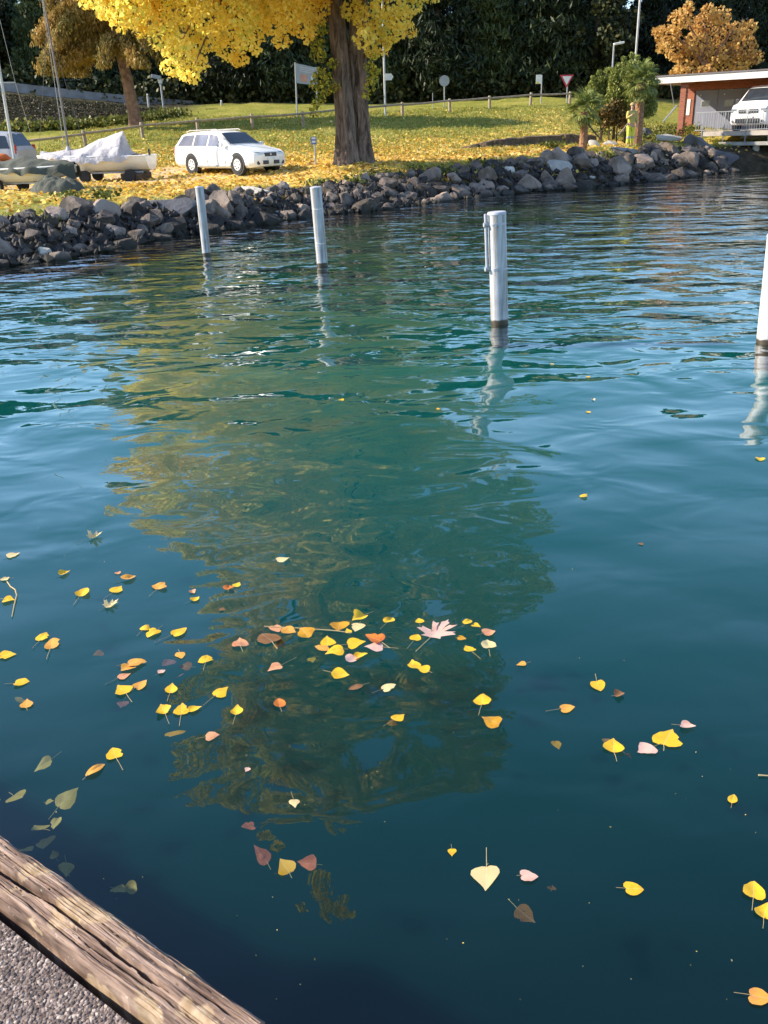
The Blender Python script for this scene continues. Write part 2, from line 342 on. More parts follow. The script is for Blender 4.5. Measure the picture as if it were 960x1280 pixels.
for nm, a in (('soil', soilv), ('leaf', np.clip(leafv, 0, 1)), ('gravel', gravv), ('ivy', bankv)):
    at = gme.attributes.new(nm, 'FLOAT', 'POINT'); at.data.foreach_set('value', a.astype(np.float32))
def ground_mat():
    m, n, l, b = newmat('lawn_and_leaf_litter'); b.inputs['Roughness'].default_value = .95; b.inputs['Specular IOR Level'].default_value = .1
    ge = n.new('ShaderNodeNewGeometry')
    def noise(s, d=5, r=.6):
        x = n.new('ShaderNodeTexNoise'); x.inputs['Scale'].default_value = s; x.inputs['Detail'].default_value = d; x.inputs['Roughness'].default_value = r
        l.new(ge.outputs['Position'], x.inputs['Vector']); return x
    def att(k): a = n.new('ShaderNodeAttribute'); a.attribute_name = k; return a
    def mix(f, a, c):
        x = n.new('ShaderNodeMix'); x.data_type = 'RGBA'; l.new(f, x.inputs[0]); l.new(a, x.inputs[6])
        if isinstance(c, tuple): x.inputs[7].default_value = (*c, 1)
        else: l.new(c, x.inputs[7])
        return x.outputs[2]
    g1 = noise(.5, 6); gr = ramp(n, [(.3, (.20, .215, .035)), (.5, (.30, .285, .055)), (.7, (.40, .34, .09))]); l.new(g1.outputs[0], gr.inputs[0])
    g2 = noise(9, 4); gr2 = ramp(n, [(.35, (.6, .6, .6)), (.65, (1.15, 1.15, 1.1))]); l.new(g2.outputs[0], gr2.inputs[0])
    mu = n.new('ShaderNodeMix'); mu.data_type = 'RGBA'; mu.blend_type = 'MULTIPLY'; mu.inputs[0].default_value = 1
    l.new(gr.outputs[0], mu.inputs[6]); l.new(gr2.outputs[0], mu.inputs[7]); c = mu.outputs[2]
    iv = noise(3.0, 6); ir = ramp(n, [(.3, (.022, .028, .012)), (.6, (.07, .062, .03)), (.8, (.14, .10, .05))]); l.new(iv.outputs[0], ir.inputs[0])
    c = mix(att('ivy').outputs['Fac'], c, ir.outputs[0])
    gv = noise(14, 6); gvr = ramp(n, [(.3, (.42, .32, .20)), (.7, (.66, .53, .36))]); l.new(gv.outputs[0], gvr.inputs[0])
    c = mix(att('gravel').outputs['Fac'], c, gvr.outputs[0])
    vo = n.new('ShaderNodeTexVoronoi'); vo.inputs['Scale'].default_value = 7.5; vo.inputs['Randomness'].default_value = 1; l.new(ge.outputs['Position'], vo.inputs['Vector'])
    vr = ramp(n, [(.0, (.36, .19, .05)), (.35, (.62, .38, .08)), (.75, (.80, .58, .13)), (1, (.76, .60, .30))])
    sp = n.new('ShaderNodeSeparateColor'); l.new(vo.outputs['Color'], sp.inputs[0]); l.new(sp.outputs[0], vr.inputs[0])
    ln = noise(.9, 6, .7); ad = n.new('ShaderNodeMath'); ad.operation = 'ADD'; l.new(sp.outputs[1], ad.inputs[0]); l.new(ln.outputs[0], ad.inputs[1])
    h = n.new('ShaderNodeMath'); h.operation = 'MULTIPLY'; h.inputs[1].default_value = .5; l.new(ad.outputs[0], h.inputs[0])
    iv2 = n.new('ShaderNodeMath'); iv2.operation = 'SUBTRACT'; l.new(att('leaf').outputs['Fac'], iv2.inputs[0]); l.new(h.outputs[0], iv2.inputs[1])
    lr = ramp(n, [(.0, (0, 0, 0)), (.06, (1, 1, 1))]); l.new(iv2.outputs[0], lr.inputs[0])
    c = mix(lr.outputs[0], c, vr.outputs[0])
    so_ = noise(4, 6); sr = ramp(n, [(.3, (.03, .023, .016)), (.7, (.09, .07, .045))]); l.new(so_.outputs[0], sr.inputs[0])
    c = mix(att('soil').outputs['Fac'], c, sr.outputs[0])
    l.new(c, b.inputs['Base Color'])
    bp = n.new('ShaderNodeBump'); bp.inputs['Distance'].default_value = .06; l.new(g2.outputs[0], bp.inputs['Height']); l.new(bp.outputs[0], b.inputs['Normal'])
    return m
gme.materials.append(ground_mat())
ground = tag(ob('ground', gme), 'grassy lake bank strewn with yellow leaves rising to a wooded slope', None, None, 'structure')

# ------------------------------------------------------------------ lake
def water_mat():
    m, n, l, b = newmat('lake_water'); n.remove(b); out = n['Material Output']
    ge = n.new('ShaderNodeNewGeometry'); sx = n.new('ShaderNodeSeparateXYZ'); l.new(ge.outputs['Position'], sx.inputs[0])
    def mp(scale, rot=0.0):
        x = n.new('ShaderNodeMapping'); x.inputs['Scale'].default_value = scale; x.inputs['Rotation'].default_value = (0, 0, rot)
        l.new(ge.outputs['Position'], x.inputs['Vector']); return x
    def noise(vec, s, d, dist=0.0, r=.5):
        x = n.new('ShaderNodeTexNoise'); x.inputs['Scale'].default_value = s; x.inputs['Detail'].default_value = d; x.inputs['Distortion'].default_value = dist; x.inputs['Roughness'].default_value = r
        l.new(vec.outputs[0], x.inputs['Vector']); return x.outputs[0]
    def math_(op, a, b_):
        x = n.new('ShaderNodeMath'); x.operation = op
        for i, v in enumerate((a, b_)):
            if isinstance(v, (int, float)): x.inputs[i].default_value = v
            else: l.new(v, x.inputs[i])
        return x.outputs[0]
    def rmp(fac, a, b_, va, vb):
        x = n.new('ShaderNodeMapRange'); x.interpolation_type = 'SMOOTHSTEP'
        for i, v in enumerate((a, b_, va, vb)): x.inputs[1 + i].default_value = v
        l.new(fac, x.inputs[0]); return x.outputs[0]
    Yc = sx.outputs[1]
    swell = math_('MULTIPLY', noise(mp((.8, 1.0, 1), R(20)), 1.05, 1, .3), .085)
    mid = math_('MULTIPLY', noise(mp((.85, 1.25, 1), R(-15)), 1.9, 2, .5, .4), .070)
    fine = math_('MULTIPLY', noise(mp((.7, 1.3, 1), R(10)), 6.0, 2, .4, .5), .010)
    # a light breeze reaches the open basin; the corner by the quay lies calm, with slicks
    breeze = math_('MULTIPLY', rmp(Yc, 3.0, 12, .24, 1.0), rmp(Yc, 15, 28, 1.0, .6))
    breeze2 = rmp(Yc, 2.5, 9.0, .42, .95)
    breeze3 = rmp(Yc, 4.0, 17.0, .03, 1.0)
    patch = rmp(noise(mp((.35, .6, 1)), .9, 2), .36, .62, .35, 1.15)
    hgt = math_('ADD', math_('ADD', math_('MULTIPLY', swell, breeze2), math_('MULTIPLY', math_('MULTIPLY', mid, breeze), patch)), math_('MULTIPLY', math_('MULTIPLY', fine, breeze3), patch))
    bp = n.new('ShaderNodeBump'); bp.inputs['Strength'].default_value = 1; bp.inputs['Distance'].default_value = 1; l.new(hgt, bp.inputs['Height'])
    dt = n.new('ShaderNodeVectorMath'); dt.operation = 'DOT_PRODUCT'; l.new(ge.outputs['Incoming'], dt.inputs[0]); l.new(bp.outputs[0], dt.inputs[1])
    # Schlick reflectance of water, the same from either side
    fr_ = math_('ADD', math_('MULTIPLY', math_('POWER', math_('SUBTRACT', 1.0, math_('MINIMUM', math_('ABSOLUTE', dt.outputs['Value'], 0), 1.0)), 4.0), .966), .034)
    gl = n.new('ShaderNodeBsdfGlossy'); gl.inputs['Roughness'].default_value = .0; l.new(bp.outputs[0], gl.inputs['Normal'])
    gl.inputs['Color'].default_value = (1, 1, 1, 1)
    tr = n.new('ShaderNodeBsdfTransparent'); tr.inputs['Color'].default_value = (.68, .78, .72, 1)
    mx = n.new('ShaderNodeMixShader'); l.new(fr_, mx.inputs[0]); l.new(tr.outputs[0], mx.inputs[1]); l.new(gl.outputs[0], mx.inputs[2])
    l.new(mx.outputs[0], out.inputs[0])
    return m
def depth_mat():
    # turbid water below the clear skin: dark blue by the quay, lighter teal farther out, dull green towards the bank; light spreads inside it
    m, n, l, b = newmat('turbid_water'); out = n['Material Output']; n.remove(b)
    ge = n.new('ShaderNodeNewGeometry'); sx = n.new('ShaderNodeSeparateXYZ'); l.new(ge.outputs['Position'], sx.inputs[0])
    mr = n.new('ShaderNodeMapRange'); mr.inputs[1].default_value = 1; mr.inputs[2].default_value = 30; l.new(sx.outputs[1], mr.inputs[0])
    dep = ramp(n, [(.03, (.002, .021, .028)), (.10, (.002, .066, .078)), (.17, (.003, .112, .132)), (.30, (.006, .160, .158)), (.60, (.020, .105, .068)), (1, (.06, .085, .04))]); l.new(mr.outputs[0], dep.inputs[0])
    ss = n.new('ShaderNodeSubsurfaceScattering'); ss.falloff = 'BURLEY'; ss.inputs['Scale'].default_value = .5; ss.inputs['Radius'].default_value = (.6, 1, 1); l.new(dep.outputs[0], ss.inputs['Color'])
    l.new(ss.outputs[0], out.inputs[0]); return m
lake = MB().add([(-420, -120, 0), (420, -120, 0), (420, 68, 0), (-420, 68, 0)], [(0, 1, 2, 3)]).build('lake', water_mat())
tag(lake, 'teal green rippled lake water reflecting trees and sky', None, None, 'structure')
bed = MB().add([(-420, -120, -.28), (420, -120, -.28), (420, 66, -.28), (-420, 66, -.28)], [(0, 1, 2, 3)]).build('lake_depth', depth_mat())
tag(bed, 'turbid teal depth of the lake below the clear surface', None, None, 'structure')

# ------------------------------------------------------------------ rip-rap rocks
def rock_mesh(k, mtl):
    r = np.random.default_rng(100 + k)
    import bmesh
    bm = bmesh.new(); bmesh.ops.create_icosphere(bm, subdivisions=3, radius=1)
    V = np.array([v.co[:] for v in bm.verts]); Fs = [[v.index for v in f.verts] for f in bm.faces]; bm.free()
    for _ in range(13):
        nrm = r.normal(size=3); nrm /= np.linalg.norm(nrm); d = r.uniform(.50, .86)
        s = V @ nrm - d; V = V - np.where(s > 0, s, 0)[:, None] * nrm
    for f_, a in ((1.6, .10), (3.7, .07), (8.0, .04)):
        p = r.uniform(0, 50, 3)
        V = V * (1 + a * 2 * (vnoise(V[:, 0] * f_ + p[0] + V[:, 2] * f_ * .7, V[:, 1] * f_ + p[1] - V[:, 2] * f_ * .6, k) - .5))[:, None]
    V = V * np.array([1, r.uniform(.72, .95), r.uniform(.62, .85)])
    V /= np.abs(V[:, 0]).max()
    me = mesh_np('rock', V * .5, Fs, mtl, True); me.set_sharp_from_angle(angle=R(24)); return me
ROCKS = [rock_mesh(k, MT['rock']) for k in range(14)]
PALE = [rock_mesh(40 + k, MT['rockpale']) for k in range(4)]
BLUE = [rock_mesh(60 + k, MT['rockblue']) for k in range(3)]
RG = 'rocks of the stone bank'
def rock(me, p, s, label, name='bank_rock', rot=None, sq=(1, 1, 1), group=RG):
    o = bpy.data.objects.new(name, me); col.objects.link(o); o.location = p
    o.scale = (s * sq[0], s * sq[1], s * sq[2])
    o.rotation_euler = rot if rot is not None else (random.uniform(-.5, .5), random.uniform(-.5, .5), random.uniform(0, 6.28))
    return tag(o, label, 'rock', group)
placed = []
special = [  # px, py centre, width px, mesh, squash, label
    (215, 266, 78, BLUE[0], (1, .8, .72), 'broad blue grey boulder in the stone bank below the dinghy trailer'),
    (110, 262, 44, BLUE[1], (1, .9, .85), 'rounded grey boulder with pale top in the stone bank by the boats'),
    (50, 318, 34, PALE[1], (1, .9, .8), 'pale topped small boulder standing at the waterline by the boats'),
    (78, 314, 24, ROCKS[3], (1, 1, 1), None),
    (322, 244, 50, PALE[0], (1, .8, .7), 'pale grey boulder atop the stone bank right below the station wagon'),
    (349, 266, 24, PALE[2], (1, .7, .45), 'small flat white stone near the waterline below the station wagon'),
    (697, 213, 52, PALE[3], (1, .75, .85), 'large pale slanted boulder in the stone bank below the short palm'),
    (783, 193, 40, PALE[0], (1, .8, .85), 'bright white boulder in the stone bank below the person in yellow'),
    (633, 217, 24, PALE[1], (1, .8, 1), 'small whitish upright stone left of the large pale slanted boulder'),
    (650, 204, 26, ROCKS[5], (1, .8, .9), None), (762, 181, 24, PALE[2], (1, .8, .9), 'pale stone beside the foot of the short palm'),
    (742, 182, 20, PALE[3], (.8, .8, 1.2), 'pointed pale grey stone near the foot of the short palm'),
    (739, 222, 12, PALE[2], (1, .8, .8), 'tiny white stone at the waterline below the short palm'),
    (800, 172, 34, BLUE[2], (1, .8, .8), 'grey boulder at the foot of the tall palm'),
    (872, 184, 46, BLUE[1], (1, .9, .9), 'big dark grey boulder beside the deck of the boathouse'),
    (905, 200, 44, BLUE[0], (1, .8, .8), 'dark grey boulder half under the deck of the boathouse'),
    (35, 268, 30, ROCKS[8], (1, .8, .8), None), (395, 262, 20, ROCKS[2], (1, 1, 1), None)]
def bank_hit(px, py):                   # walk down the view ray to the ground
    d = ray(px, py); t = np.linspace(14, 75, 900); P = EYEP + d * t[:, None]
    k = int(np.argmax(P[:, 2] <= np.maximum(Zs(P[:, 0], P[:, 1]), 0.0)))
    return P[k], t[k]
def rock_label(x, y):
    v = np.array([x, y, .4]) - EYEP; px = CX + F * (v @ rt) / (v @ fw)
    for lim, ph in ((95, 'below the tarped boat'), (205, 'below the covered dinghy'), (370, 'below the station wagon'), (470, 'below the poplar trunk'), (600, 'between the poplar and the soil step'), (760, 'below the short palm'), (850, 'below the tall palm')):
        if px < lim: return 'dark angular rock of the stone bank ' + ph
    return 'dark angular rock of the stone bank beside the boathouse deck'
DEFLAB = {0: 'dark angular rock in the stone bank along the lake'}
for px, py, wpx, me, sq, lb in special:
    p, t = bank_hit(px, py); s = wpx * t / F * 1.02
    o = rock(me, (p[0], p[1] + .12 * s, max(p[2], .05)), s, lb or DEFLAB[0], 'boulder' if lb else 'bank_rock', (random.uniform(-.2, .2), random.uniform(-.25, .25), random.uniform(-.4, .4)), sq, None if lb else RG)
    placed.append((p[0], p[1], s))
# arc length along the shore
pxs = np.linspace(-20, 922, 1500); Wp = np.array([at_px(WL, p) for p in pxs]); Vp = np.array([at_px(VL, p) for p in pxs])
al = np.concatenate([[0], np.cumsum(np.hypot(*np.diff(Wp[:, :2], axis=0).T))])
cand = []
s_ = 0.0
def rsize(px): return np.interp(px, [-20, 340, 380, 540, 590, 760, 925], [.62, .60, .44, .46, .62, .68, .80])
while s_ < al[-1]:
    i = int(np.searchsorted(al, s_)); i = min(i, len(pxs) - 1); px = pxs[i]; b_ = rsize(px)
    wd = np.hypot(*(Vp[i] - Wp[i])[:2]); rows = max(3, int(round(math.hypot(wd, 1.0) / (b_ * .74))))
    for r_ in list(range(rows)) * 2:
        f = (r_ + random.uniform(-.4, .4)) / (rows - 1) * 1.0 + .0
        j = int(np.clip(np.searchsorted(al, s_ + random.uniform(-.5, .5) * b_), 0, len(pxs) - 1))
        p = Wp[j] * (1 - f) + Vp[j] * f
        cand.append((p[0], p[1], f, b_ * random.choice([random.uniform(.55, .9), random.uniform(.8, 1.2), random.uniform(1.1, 1.75)])))
    s_ += b_ * .86
random.shuffle(cand)
nr = 0
for x, y, f, s in cand:
    if nr >= 284: break
    if any((x - a) ** 2 + (y - b) ** 2 < (.29 * (s + c)) ** 2 for a, b, c in placed): continue
    z = Z(x, y); rock(random.choice(ROCKS), (x, y, max(z, -.05) + s * .10 * random.uniform(.2, 1.3)), s, rock_label(x, y)); placed.append((x, y, s)); nr += 1
# gaps filled with small broken stone
V = []; Fc = []
for k in range(2600):
    i = random.randrange(len(pxs)); f = random.uniform(-.05, 1.02); p = Wp[i] * (1 - f) + Vp[i] * f
    x, y = p[0] + random.gauss(0, .1), p[1] + random.gauss(0, .1); s = random.uniform(.05, .14)
    c = np.array([x, y, 0.0]); q = rng.normal(size=(6, 3)) * .25 + np.array([[1, 0, 0], [-1, 0, 0], [0, 1, 0], [0, -1, 0], [0, 0, 1], [0, 0, -1]])
    V.append((c, q * s)); 
zz = Zs([v[0][0] for v in V], [v[0][1] for v in V]); VV = []
for k, (c, q) in enumerate(V):
    c[2] = max(zz[k], -.02) + .05; VV.append(c + q); n0 = 6 * k
    Fc += [(n0, n0 + 2, n0 + 4), (n0 + 2, n0 + 1, n0 + 4), (n0 + 1, n0 + 3, n0 + 4), (n0 + 3, n0, n0 + 4), (n0 + 2, n0, n0 + 5), (n0 + 1, n0 + 2, n0 + 5), (n0 + 3, n0 + 1, n0 + 5), (n0, n0 + 3, n0 + 5)]
tag(ob('rubble', mesh_np('rubble', np.concatenate(VV), Fc, MT['rock'])), 'small dark broken stones filling the gaps of the stone bank', 'rubble', None, 'stuff')

# ------------------------------------------------------------------ leaves by the thousand
def cards(C, size, droop=0.0, flat=0.0, aspect=.9, rs=None):
    """small leaf faces at points C (n,3); size scalar or array"""
    n = len(C); r = rs or rng
    nrm = r.normal(size=(n, 3)); nrm[:, 2] = nrm[:, 2] * (1 - flat) + flat * 2.2
    nrm /= np.linalg.norm(nrm, axis=1)[:, None]
    t = r.normal(size=(n, 3)); t[:, 2] -= droop * 2; t -= nrm * np.sum(t * nrm, 1)[:, None]; t /= np.linalg.norm(t, axis=1)[:, None]
    b = np.cross(nrm, t); s = np.broadcast_to(np.asarray(size, float), (n,))[:, None] * r.uniform(.7, 1.3, (n, 1))
    V = np.stack([C - t * s * .5, C + b * s * .5 * aspect - t * s * .08, C + t * s * .55, C - b * s * .5 * aspect - t * s * .08], 1).reshape(-1, 3)
    return V, np.arange(n * 4).reshape(-1, 4)
def cloud(name, C, size, mtl, parent, rnd=None, **kw):
    V, Fs = cards(C, size, **kw)
    o = ob(name, mesh_np(name, V, Fs, mtl, False, rnd if rnd is not None else rng.uniform(0, 1, len(C))), parent); return o
def clumps(centres, radii, per, rs=None):
    r = rs or rng; out = []; idx = []
    for k, (c, rad) in enumerate(zip(centres, radii)):
        m = int(per * rad * rad) if per > 0 else -per
        d = r.normal(size=(m, 3)); d /= np.linalg.norm(d, axis=1)[:, None]
        out.append(np.asarray(c) + d * (rad * r.uniform(.35, 1, (m, 1)) ** .6) * np.array([1, 1, .8])); idx.append(np.full(m, k))
    return np.concatenate(out), np.concatenate(idx)

# --- the big yellow poplar
TB = TREE
T = empty('poplar_tree', TB, 0, 'huge yellow autumn poplar with forked bark trunk beside the parked station wagon', 'tree')
TY = TB[1]
def tl(px, py, dY=0.0): return PY(px, py, TY + dY) - TB       # direct view, local
def tr_(px, py, dY=0.0): return RY(px, py, TY + dY) - TB      # mirrored view, local
def trunk_stem(pts, rad, n=40, seed=0, flare=1.7):
    mb = MB(); r = np.random.default_rng(seed); L = 46
    pts = np.array(pts); d = np.concatenate([[0], np.cumsum(np.linalg.norm(np.diff(pts, axis=0), axis=1))]); t = np.linspace(0, d[-1], L)
    P = np.stack([np.interp(t, d, pts[:, k]) for k in range(3)], 1); RR = np.interp(t, d, rad)
    RR = RR * (1 + (flare - 1) * np.exp(-t / .55))
    secs = []
    for i in range(L):
        sec = []
        for k in range(n):
            q = 2 * math.pi * k / n; m = 1 + .09 * math.sin(q * 4 + i * .05 + seed) + .06 * math.sin(q * 9 - i * .04 + seed * 2) + .05 * math.sin(q * 13 + i * .16 + seed) + r.uniform(-.05, .05)
            sec.append(P[i] + np.array([math.cos(q), math.sin(q), 0]) * RR[i] * m)
        secs.append(sec)
    mb.loft(secs); return mb
sA = [tl(433, 206, .0), tl(431, 150), tl(424, 60), tl(418, 0), tl(412, -80), tr_(415, 700), tr_(415, 900)]
sB = [tl(453, 203, .55), tl(450, 150, .5), tl(447, 60, .5), tl(449, 0, .5), tl(460, -80, .5), tr_(470, 700, .8), tr_(480, 880, .8)]
sA[0][2] = sB[0][2] = -.35
trunk_stem(sA, [.33, .30, .26, .24, .23, .17, .06], seed=1, flare=1.75).build('trunk', MT['bark'], T, True, 60)
trunk_stem(sB, [.38, .34, .31, .30, .28, .17, .06], seed=5, flare=1.75).build('trunk', MT['bark'], T, True, 60)
lobes = [  # mirrored px, py, depth offset, radii (x,y,z) m
    (430, 590, .5, 2.6, 2.6, 3.0), (420, 700, .3, 3.0, 3.0, 2.6), (285, 560, -.5, 4.3, 4.2, 3.4), (265, 475, 0, 3.6, 3.6, 2.4), (360, 500, -1, 3.6, 3.6, 3.0), (270, 655, .5, 3.8, 3.5, 1.9), (470, 480, .5, 3.2, 3.4, 2.6),
    (560, 600, 0, 3.6, 3.4, 3.2), (610, 690, .5, 2.6, 3.0, 2.6), (440, 640, 0, 4.4, 4.0, 3.8), (540, 790, 0, 4.2, 3.8, 3.6), (360, 780, 0, 4.2, 3.8, 3.4),
    (450, 900, 0, 4.2, 3.6, 3.0), (330, 930, 0, 3.0, 3.0, 2.4), (260, 962, .3, 2.2, 2.0, 1.0), (560, 940, 0, 2.3, 2.4, 2.2), (420, 990, 0, 2.4, 2.4, 2.0), (345, 1060, .2, 1.1, 1.1, 1.2), (400, 1090, .2, 1.9, 1.3, .6),
    (300, 850, 0, 2.2, 2.2, 1.8), (530, 520, 0, 2.2, 2.4, 2.0)]
cc = []; rr = []
for px, py, dy, a, b, c in lobes:
    ce = tr_(px, py, dy); n = int(8.5 * (a * b * c) ** (2 / 3))
    d = rng.normal(size=(n, 3)); d /= np.linalg.norm(d, axis=1)[:, None]; d *= rng.uniform(.25, 1, (n, 1)) ** .45
    q = ce + d * np.array([a, b, c]); cc.append(q); rr.append(rng.uniform(.35, .85, n))
cc = np.concatenate(cc); rr = np.concatenate(rr)
def seen(C):
    v = C + TB - EYEP; z = v @ fw; return CX + F * (v @ rt) / z, CY - F * (v @ up) / z
cx_, cy_ = seen(cc); kp = cy_ < -16; cc = cc[kp]; rr = rr[kp]         # the lowest boughs are laid out singly below
C, idx = clumps(cc, rr, 290); cshade = rng.uniform(-.22, .22, len(cc))
rn = np.clip(.55 + cshade[idx] + rng.normal(0, .17, len(C)), 0, 1)
cloud('crown', C, .19, MT['poplar'], T, rn, flat=.15)
vis = [(118, -4, 18), (140, 2, 20), (165, 12, 20), (150, 28, 12), (185, 22, 20), (200, 0, 24), (205, 45, 18), (222, 62, 18), (215, 84, 13), (236, 92, 13), (248, 80, 12), (243, 60, 16), (232, 40, 18), (228, 15, 22), (258, 22, 20), (265, 48, 14), (285, 62, 15), (298, 74, 11), (282, 38, 18), (300, 20, 22), (318, 40, 16), (305, 52, 12), (330, 12, 20), (345, 30, 16), (352, 52, 10), (362, 15, 20), (378, 30, 16), (392, 12, 20), (385, 45, 9), (400, -12, 14),
       (443, 12, 14), (458, 22, 16), (470, 40, 16), (455, 48, 12), (478, 58, 12), (466, 66, 9), (490, 40, 14), (500, 22, 16), (510, 38, 10), (485, 8, 18), (515, 8, 12), (540, -4, 9), (530, -14, 14), (175, 40, 9), (320, 62, 7), (130, 18, 9)]
vis += [(x, y, 20) for x, y in [(150, -20), (190, -22), (230, -18), (270, -15), (310, -20), (350, -15), (385, -18), (250, 0), (285, 5), (475, -20), (505, -22), (345, 5)]]
vc = np.array([tl(px, py, random.uniform(-2.4, .8)) for px, py, r_ in vis]); vr_ = np.array([r_ / 29.0 for _, _, r_ in vis])
C, idx = clumps(vc, vr_, 560); cs = rng.uniform(-.2, .25, len(vc))
cloud('crown', C, .145, MT['poplar'], T, np.clip(.62 + cs[idx] + rng.normal(0, .16, len(C)), 0, 1), droop=.5, flat=.1)
# limbs reaching into the crown
for px, py, dy, a, b, c in lobes[2:18]:
    e = tr_(px, py, dy); st = sA if px < 440 else sB; k = 4 + (0 if py < 700 else 1)
    f = random.uniform(.1, .75); s0 = np.array(st[3]) * (1 - f) + np.array(st[5]) * f if py < 700 else np.array(st[4]) * (1 - f) + np.array(st[5]) * f
    if s0[2] > e[2] - .5: s0 = np.array(st[4])
    m_ = (s0 + e) / 2 + np.array([0, 0, -.8]); MB().tube([s0, s0 * .6 + m_ * .4, m_, e * .75 + m_ * .25, e], [.2, .16, .12, .08, .03], 7).build('limb', MT['bark'], T, True)
for px, py in [(150, 5), (225, 55), (290, 55), (345, 25), (240, 88), (500, 25), (470, 55)]:
    e = tl(px, py, -.8); s0 = np.array(sA[4] if px < 430 else sB[4]); s0 = s0 + np.array([0, 0, random.uniform(-.8, 1.5)]); m_ = (s0 + e) / 2 + np.array([0, 0, 1.3])
    MB().tube([s0, (s0 + m_) / 2 + np.array([0, 0, .4]), m_, (m_ + e) / 2 + np.array([0, 0, .15]), e], [.12, .09, .07, .045, .02], 6).build('limb', MT['bark'], T, True)
# leafy shoots on the trunk
sh = [(398, 70, 9), (402, 95, 11), (405, 112, 10), (398, 128, 8), (392, 140, 6), (418, 108, 7), (415, 80, 7), (396, 55, 9), (400, 35, 9), (394, 105, 7), (462, 84, 7), (466, 96, 8), (462, 108, 7), (470, 90, 6), (468, 70, 5), (458, 120, 5)]
vc = np.array([tl(px, py, -.45) for px, py, _ in sh]); C, idx = clumps(vc, np.array([s[2] / 29.0 for s in sh]), 900)
hx = C[:, 2]; cloud('trunk_shoots', C, .11, MT['shoots'], T, np.clip(.5 + rng.normal(0, .25, len(C)) + .12 * (C[:, 0] > .5), 0, 1), droop=.4)

# --- larch
p = PY(170, 159, 54); p[2] = Z(p[0], p[1])
LT = empty('larch_tree', p, 0, 'leaning larch with reddish trunk and brown drooping needles on the lawn', 'tree')
def ll(px, py, dY=0.0): return PY(px, py, 54 + dY) - p
tp = [ll(171, 160), ll(168, 145), ll(159, 100), ll(150, 65), ll(137, 10), ll(120, -80), ll(105, -170)]; tp[0][2] = -.3
MB().tube(tp, [.5, .34, .30, .27, .22, .13, .03], 14).build('trunk', MT['larchbark'], LT, True)
C = []; tpz = np.array(tp)
for k in range(95):
    f = random.uniform(0, 1) ** 1.3; hz = 4.0 + f * 10.5; base = np.array([np.interp(hz, tpz[:, 2], tpz[:, j]) for j in range(3)]); L = (1 - f) ** .7 * 3.9 + .6
    a = random.uniform(0, 6.28); dv = np.array([math.cos(a), math.sin(a), 0])
    pts = [base + dv * L * t + np.array([0, 0, .35 * L * t - .75 * L * t * t]) for t in np.linspace(0, 1, 7)]
    MB().tube(pts, [.05, .045, .04, .03, .022, .015, .006], 4, False).build('branch', MT['darkbark'], LT) if k < 26 else None
    for t in rng.uniform(.15, 1, int(75 * L)):
        q = np.array([np.interp(t, np.linspace(0, 1, 7), [pp[j] for pp in pts]) for j in range(3)])
        n = 9; C.append(q + rng.normal(size=(n, 3)) * np.array([.16, .16, .05]) - np.array([0, 0, 1]) * rng.uniform(0, .75, (n, 1)) * (1.1 - .3 * t))
C = np.concatenate(C); C = C[C[:, 2] > 2.7]
cloud('crown', C, .21, MT['larch'], LT, np.clip(.5 + .3 * np.sin(C[:, 0] * 2.1) * np.cos(C[:, 2] * 1.9) + rng.normal(0, .2, len(C)), 0, 1), droop=1.6, aspect=.35)

# --- dark conifers and broadleaves of the wood
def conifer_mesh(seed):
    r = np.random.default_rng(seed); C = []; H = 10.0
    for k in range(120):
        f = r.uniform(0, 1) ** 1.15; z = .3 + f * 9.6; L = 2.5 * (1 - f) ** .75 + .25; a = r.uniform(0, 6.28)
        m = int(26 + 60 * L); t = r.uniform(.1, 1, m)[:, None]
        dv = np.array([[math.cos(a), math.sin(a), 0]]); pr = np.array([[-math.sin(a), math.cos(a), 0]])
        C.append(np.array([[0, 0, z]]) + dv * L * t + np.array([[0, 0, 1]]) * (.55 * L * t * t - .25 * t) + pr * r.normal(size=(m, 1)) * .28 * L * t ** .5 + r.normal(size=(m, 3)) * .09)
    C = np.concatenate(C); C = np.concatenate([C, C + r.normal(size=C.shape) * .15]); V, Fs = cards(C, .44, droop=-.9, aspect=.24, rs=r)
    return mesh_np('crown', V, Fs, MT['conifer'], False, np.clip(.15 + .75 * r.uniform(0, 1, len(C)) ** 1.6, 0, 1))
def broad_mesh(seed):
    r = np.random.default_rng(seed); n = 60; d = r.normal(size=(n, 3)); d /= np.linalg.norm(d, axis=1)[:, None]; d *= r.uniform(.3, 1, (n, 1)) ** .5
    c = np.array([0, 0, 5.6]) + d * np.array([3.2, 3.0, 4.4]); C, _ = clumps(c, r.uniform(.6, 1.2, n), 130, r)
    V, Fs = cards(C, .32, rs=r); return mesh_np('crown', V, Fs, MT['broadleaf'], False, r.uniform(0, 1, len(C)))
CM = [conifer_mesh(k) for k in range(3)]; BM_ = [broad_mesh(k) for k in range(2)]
TKM = MB().tube([(0, 0, -.6), (0, 0, 2), (.05, .05, 6), (0, 0, 9.6)], [.26, .22, .13, .03], 8).mesh('trunk', MT['darkbark'], True)
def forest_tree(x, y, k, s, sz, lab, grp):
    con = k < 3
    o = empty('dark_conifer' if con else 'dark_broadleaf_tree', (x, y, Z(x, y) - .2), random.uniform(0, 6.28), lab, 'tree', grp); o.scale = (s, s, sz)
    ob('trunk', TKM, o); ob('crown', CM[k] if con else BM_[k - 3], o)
row = 0
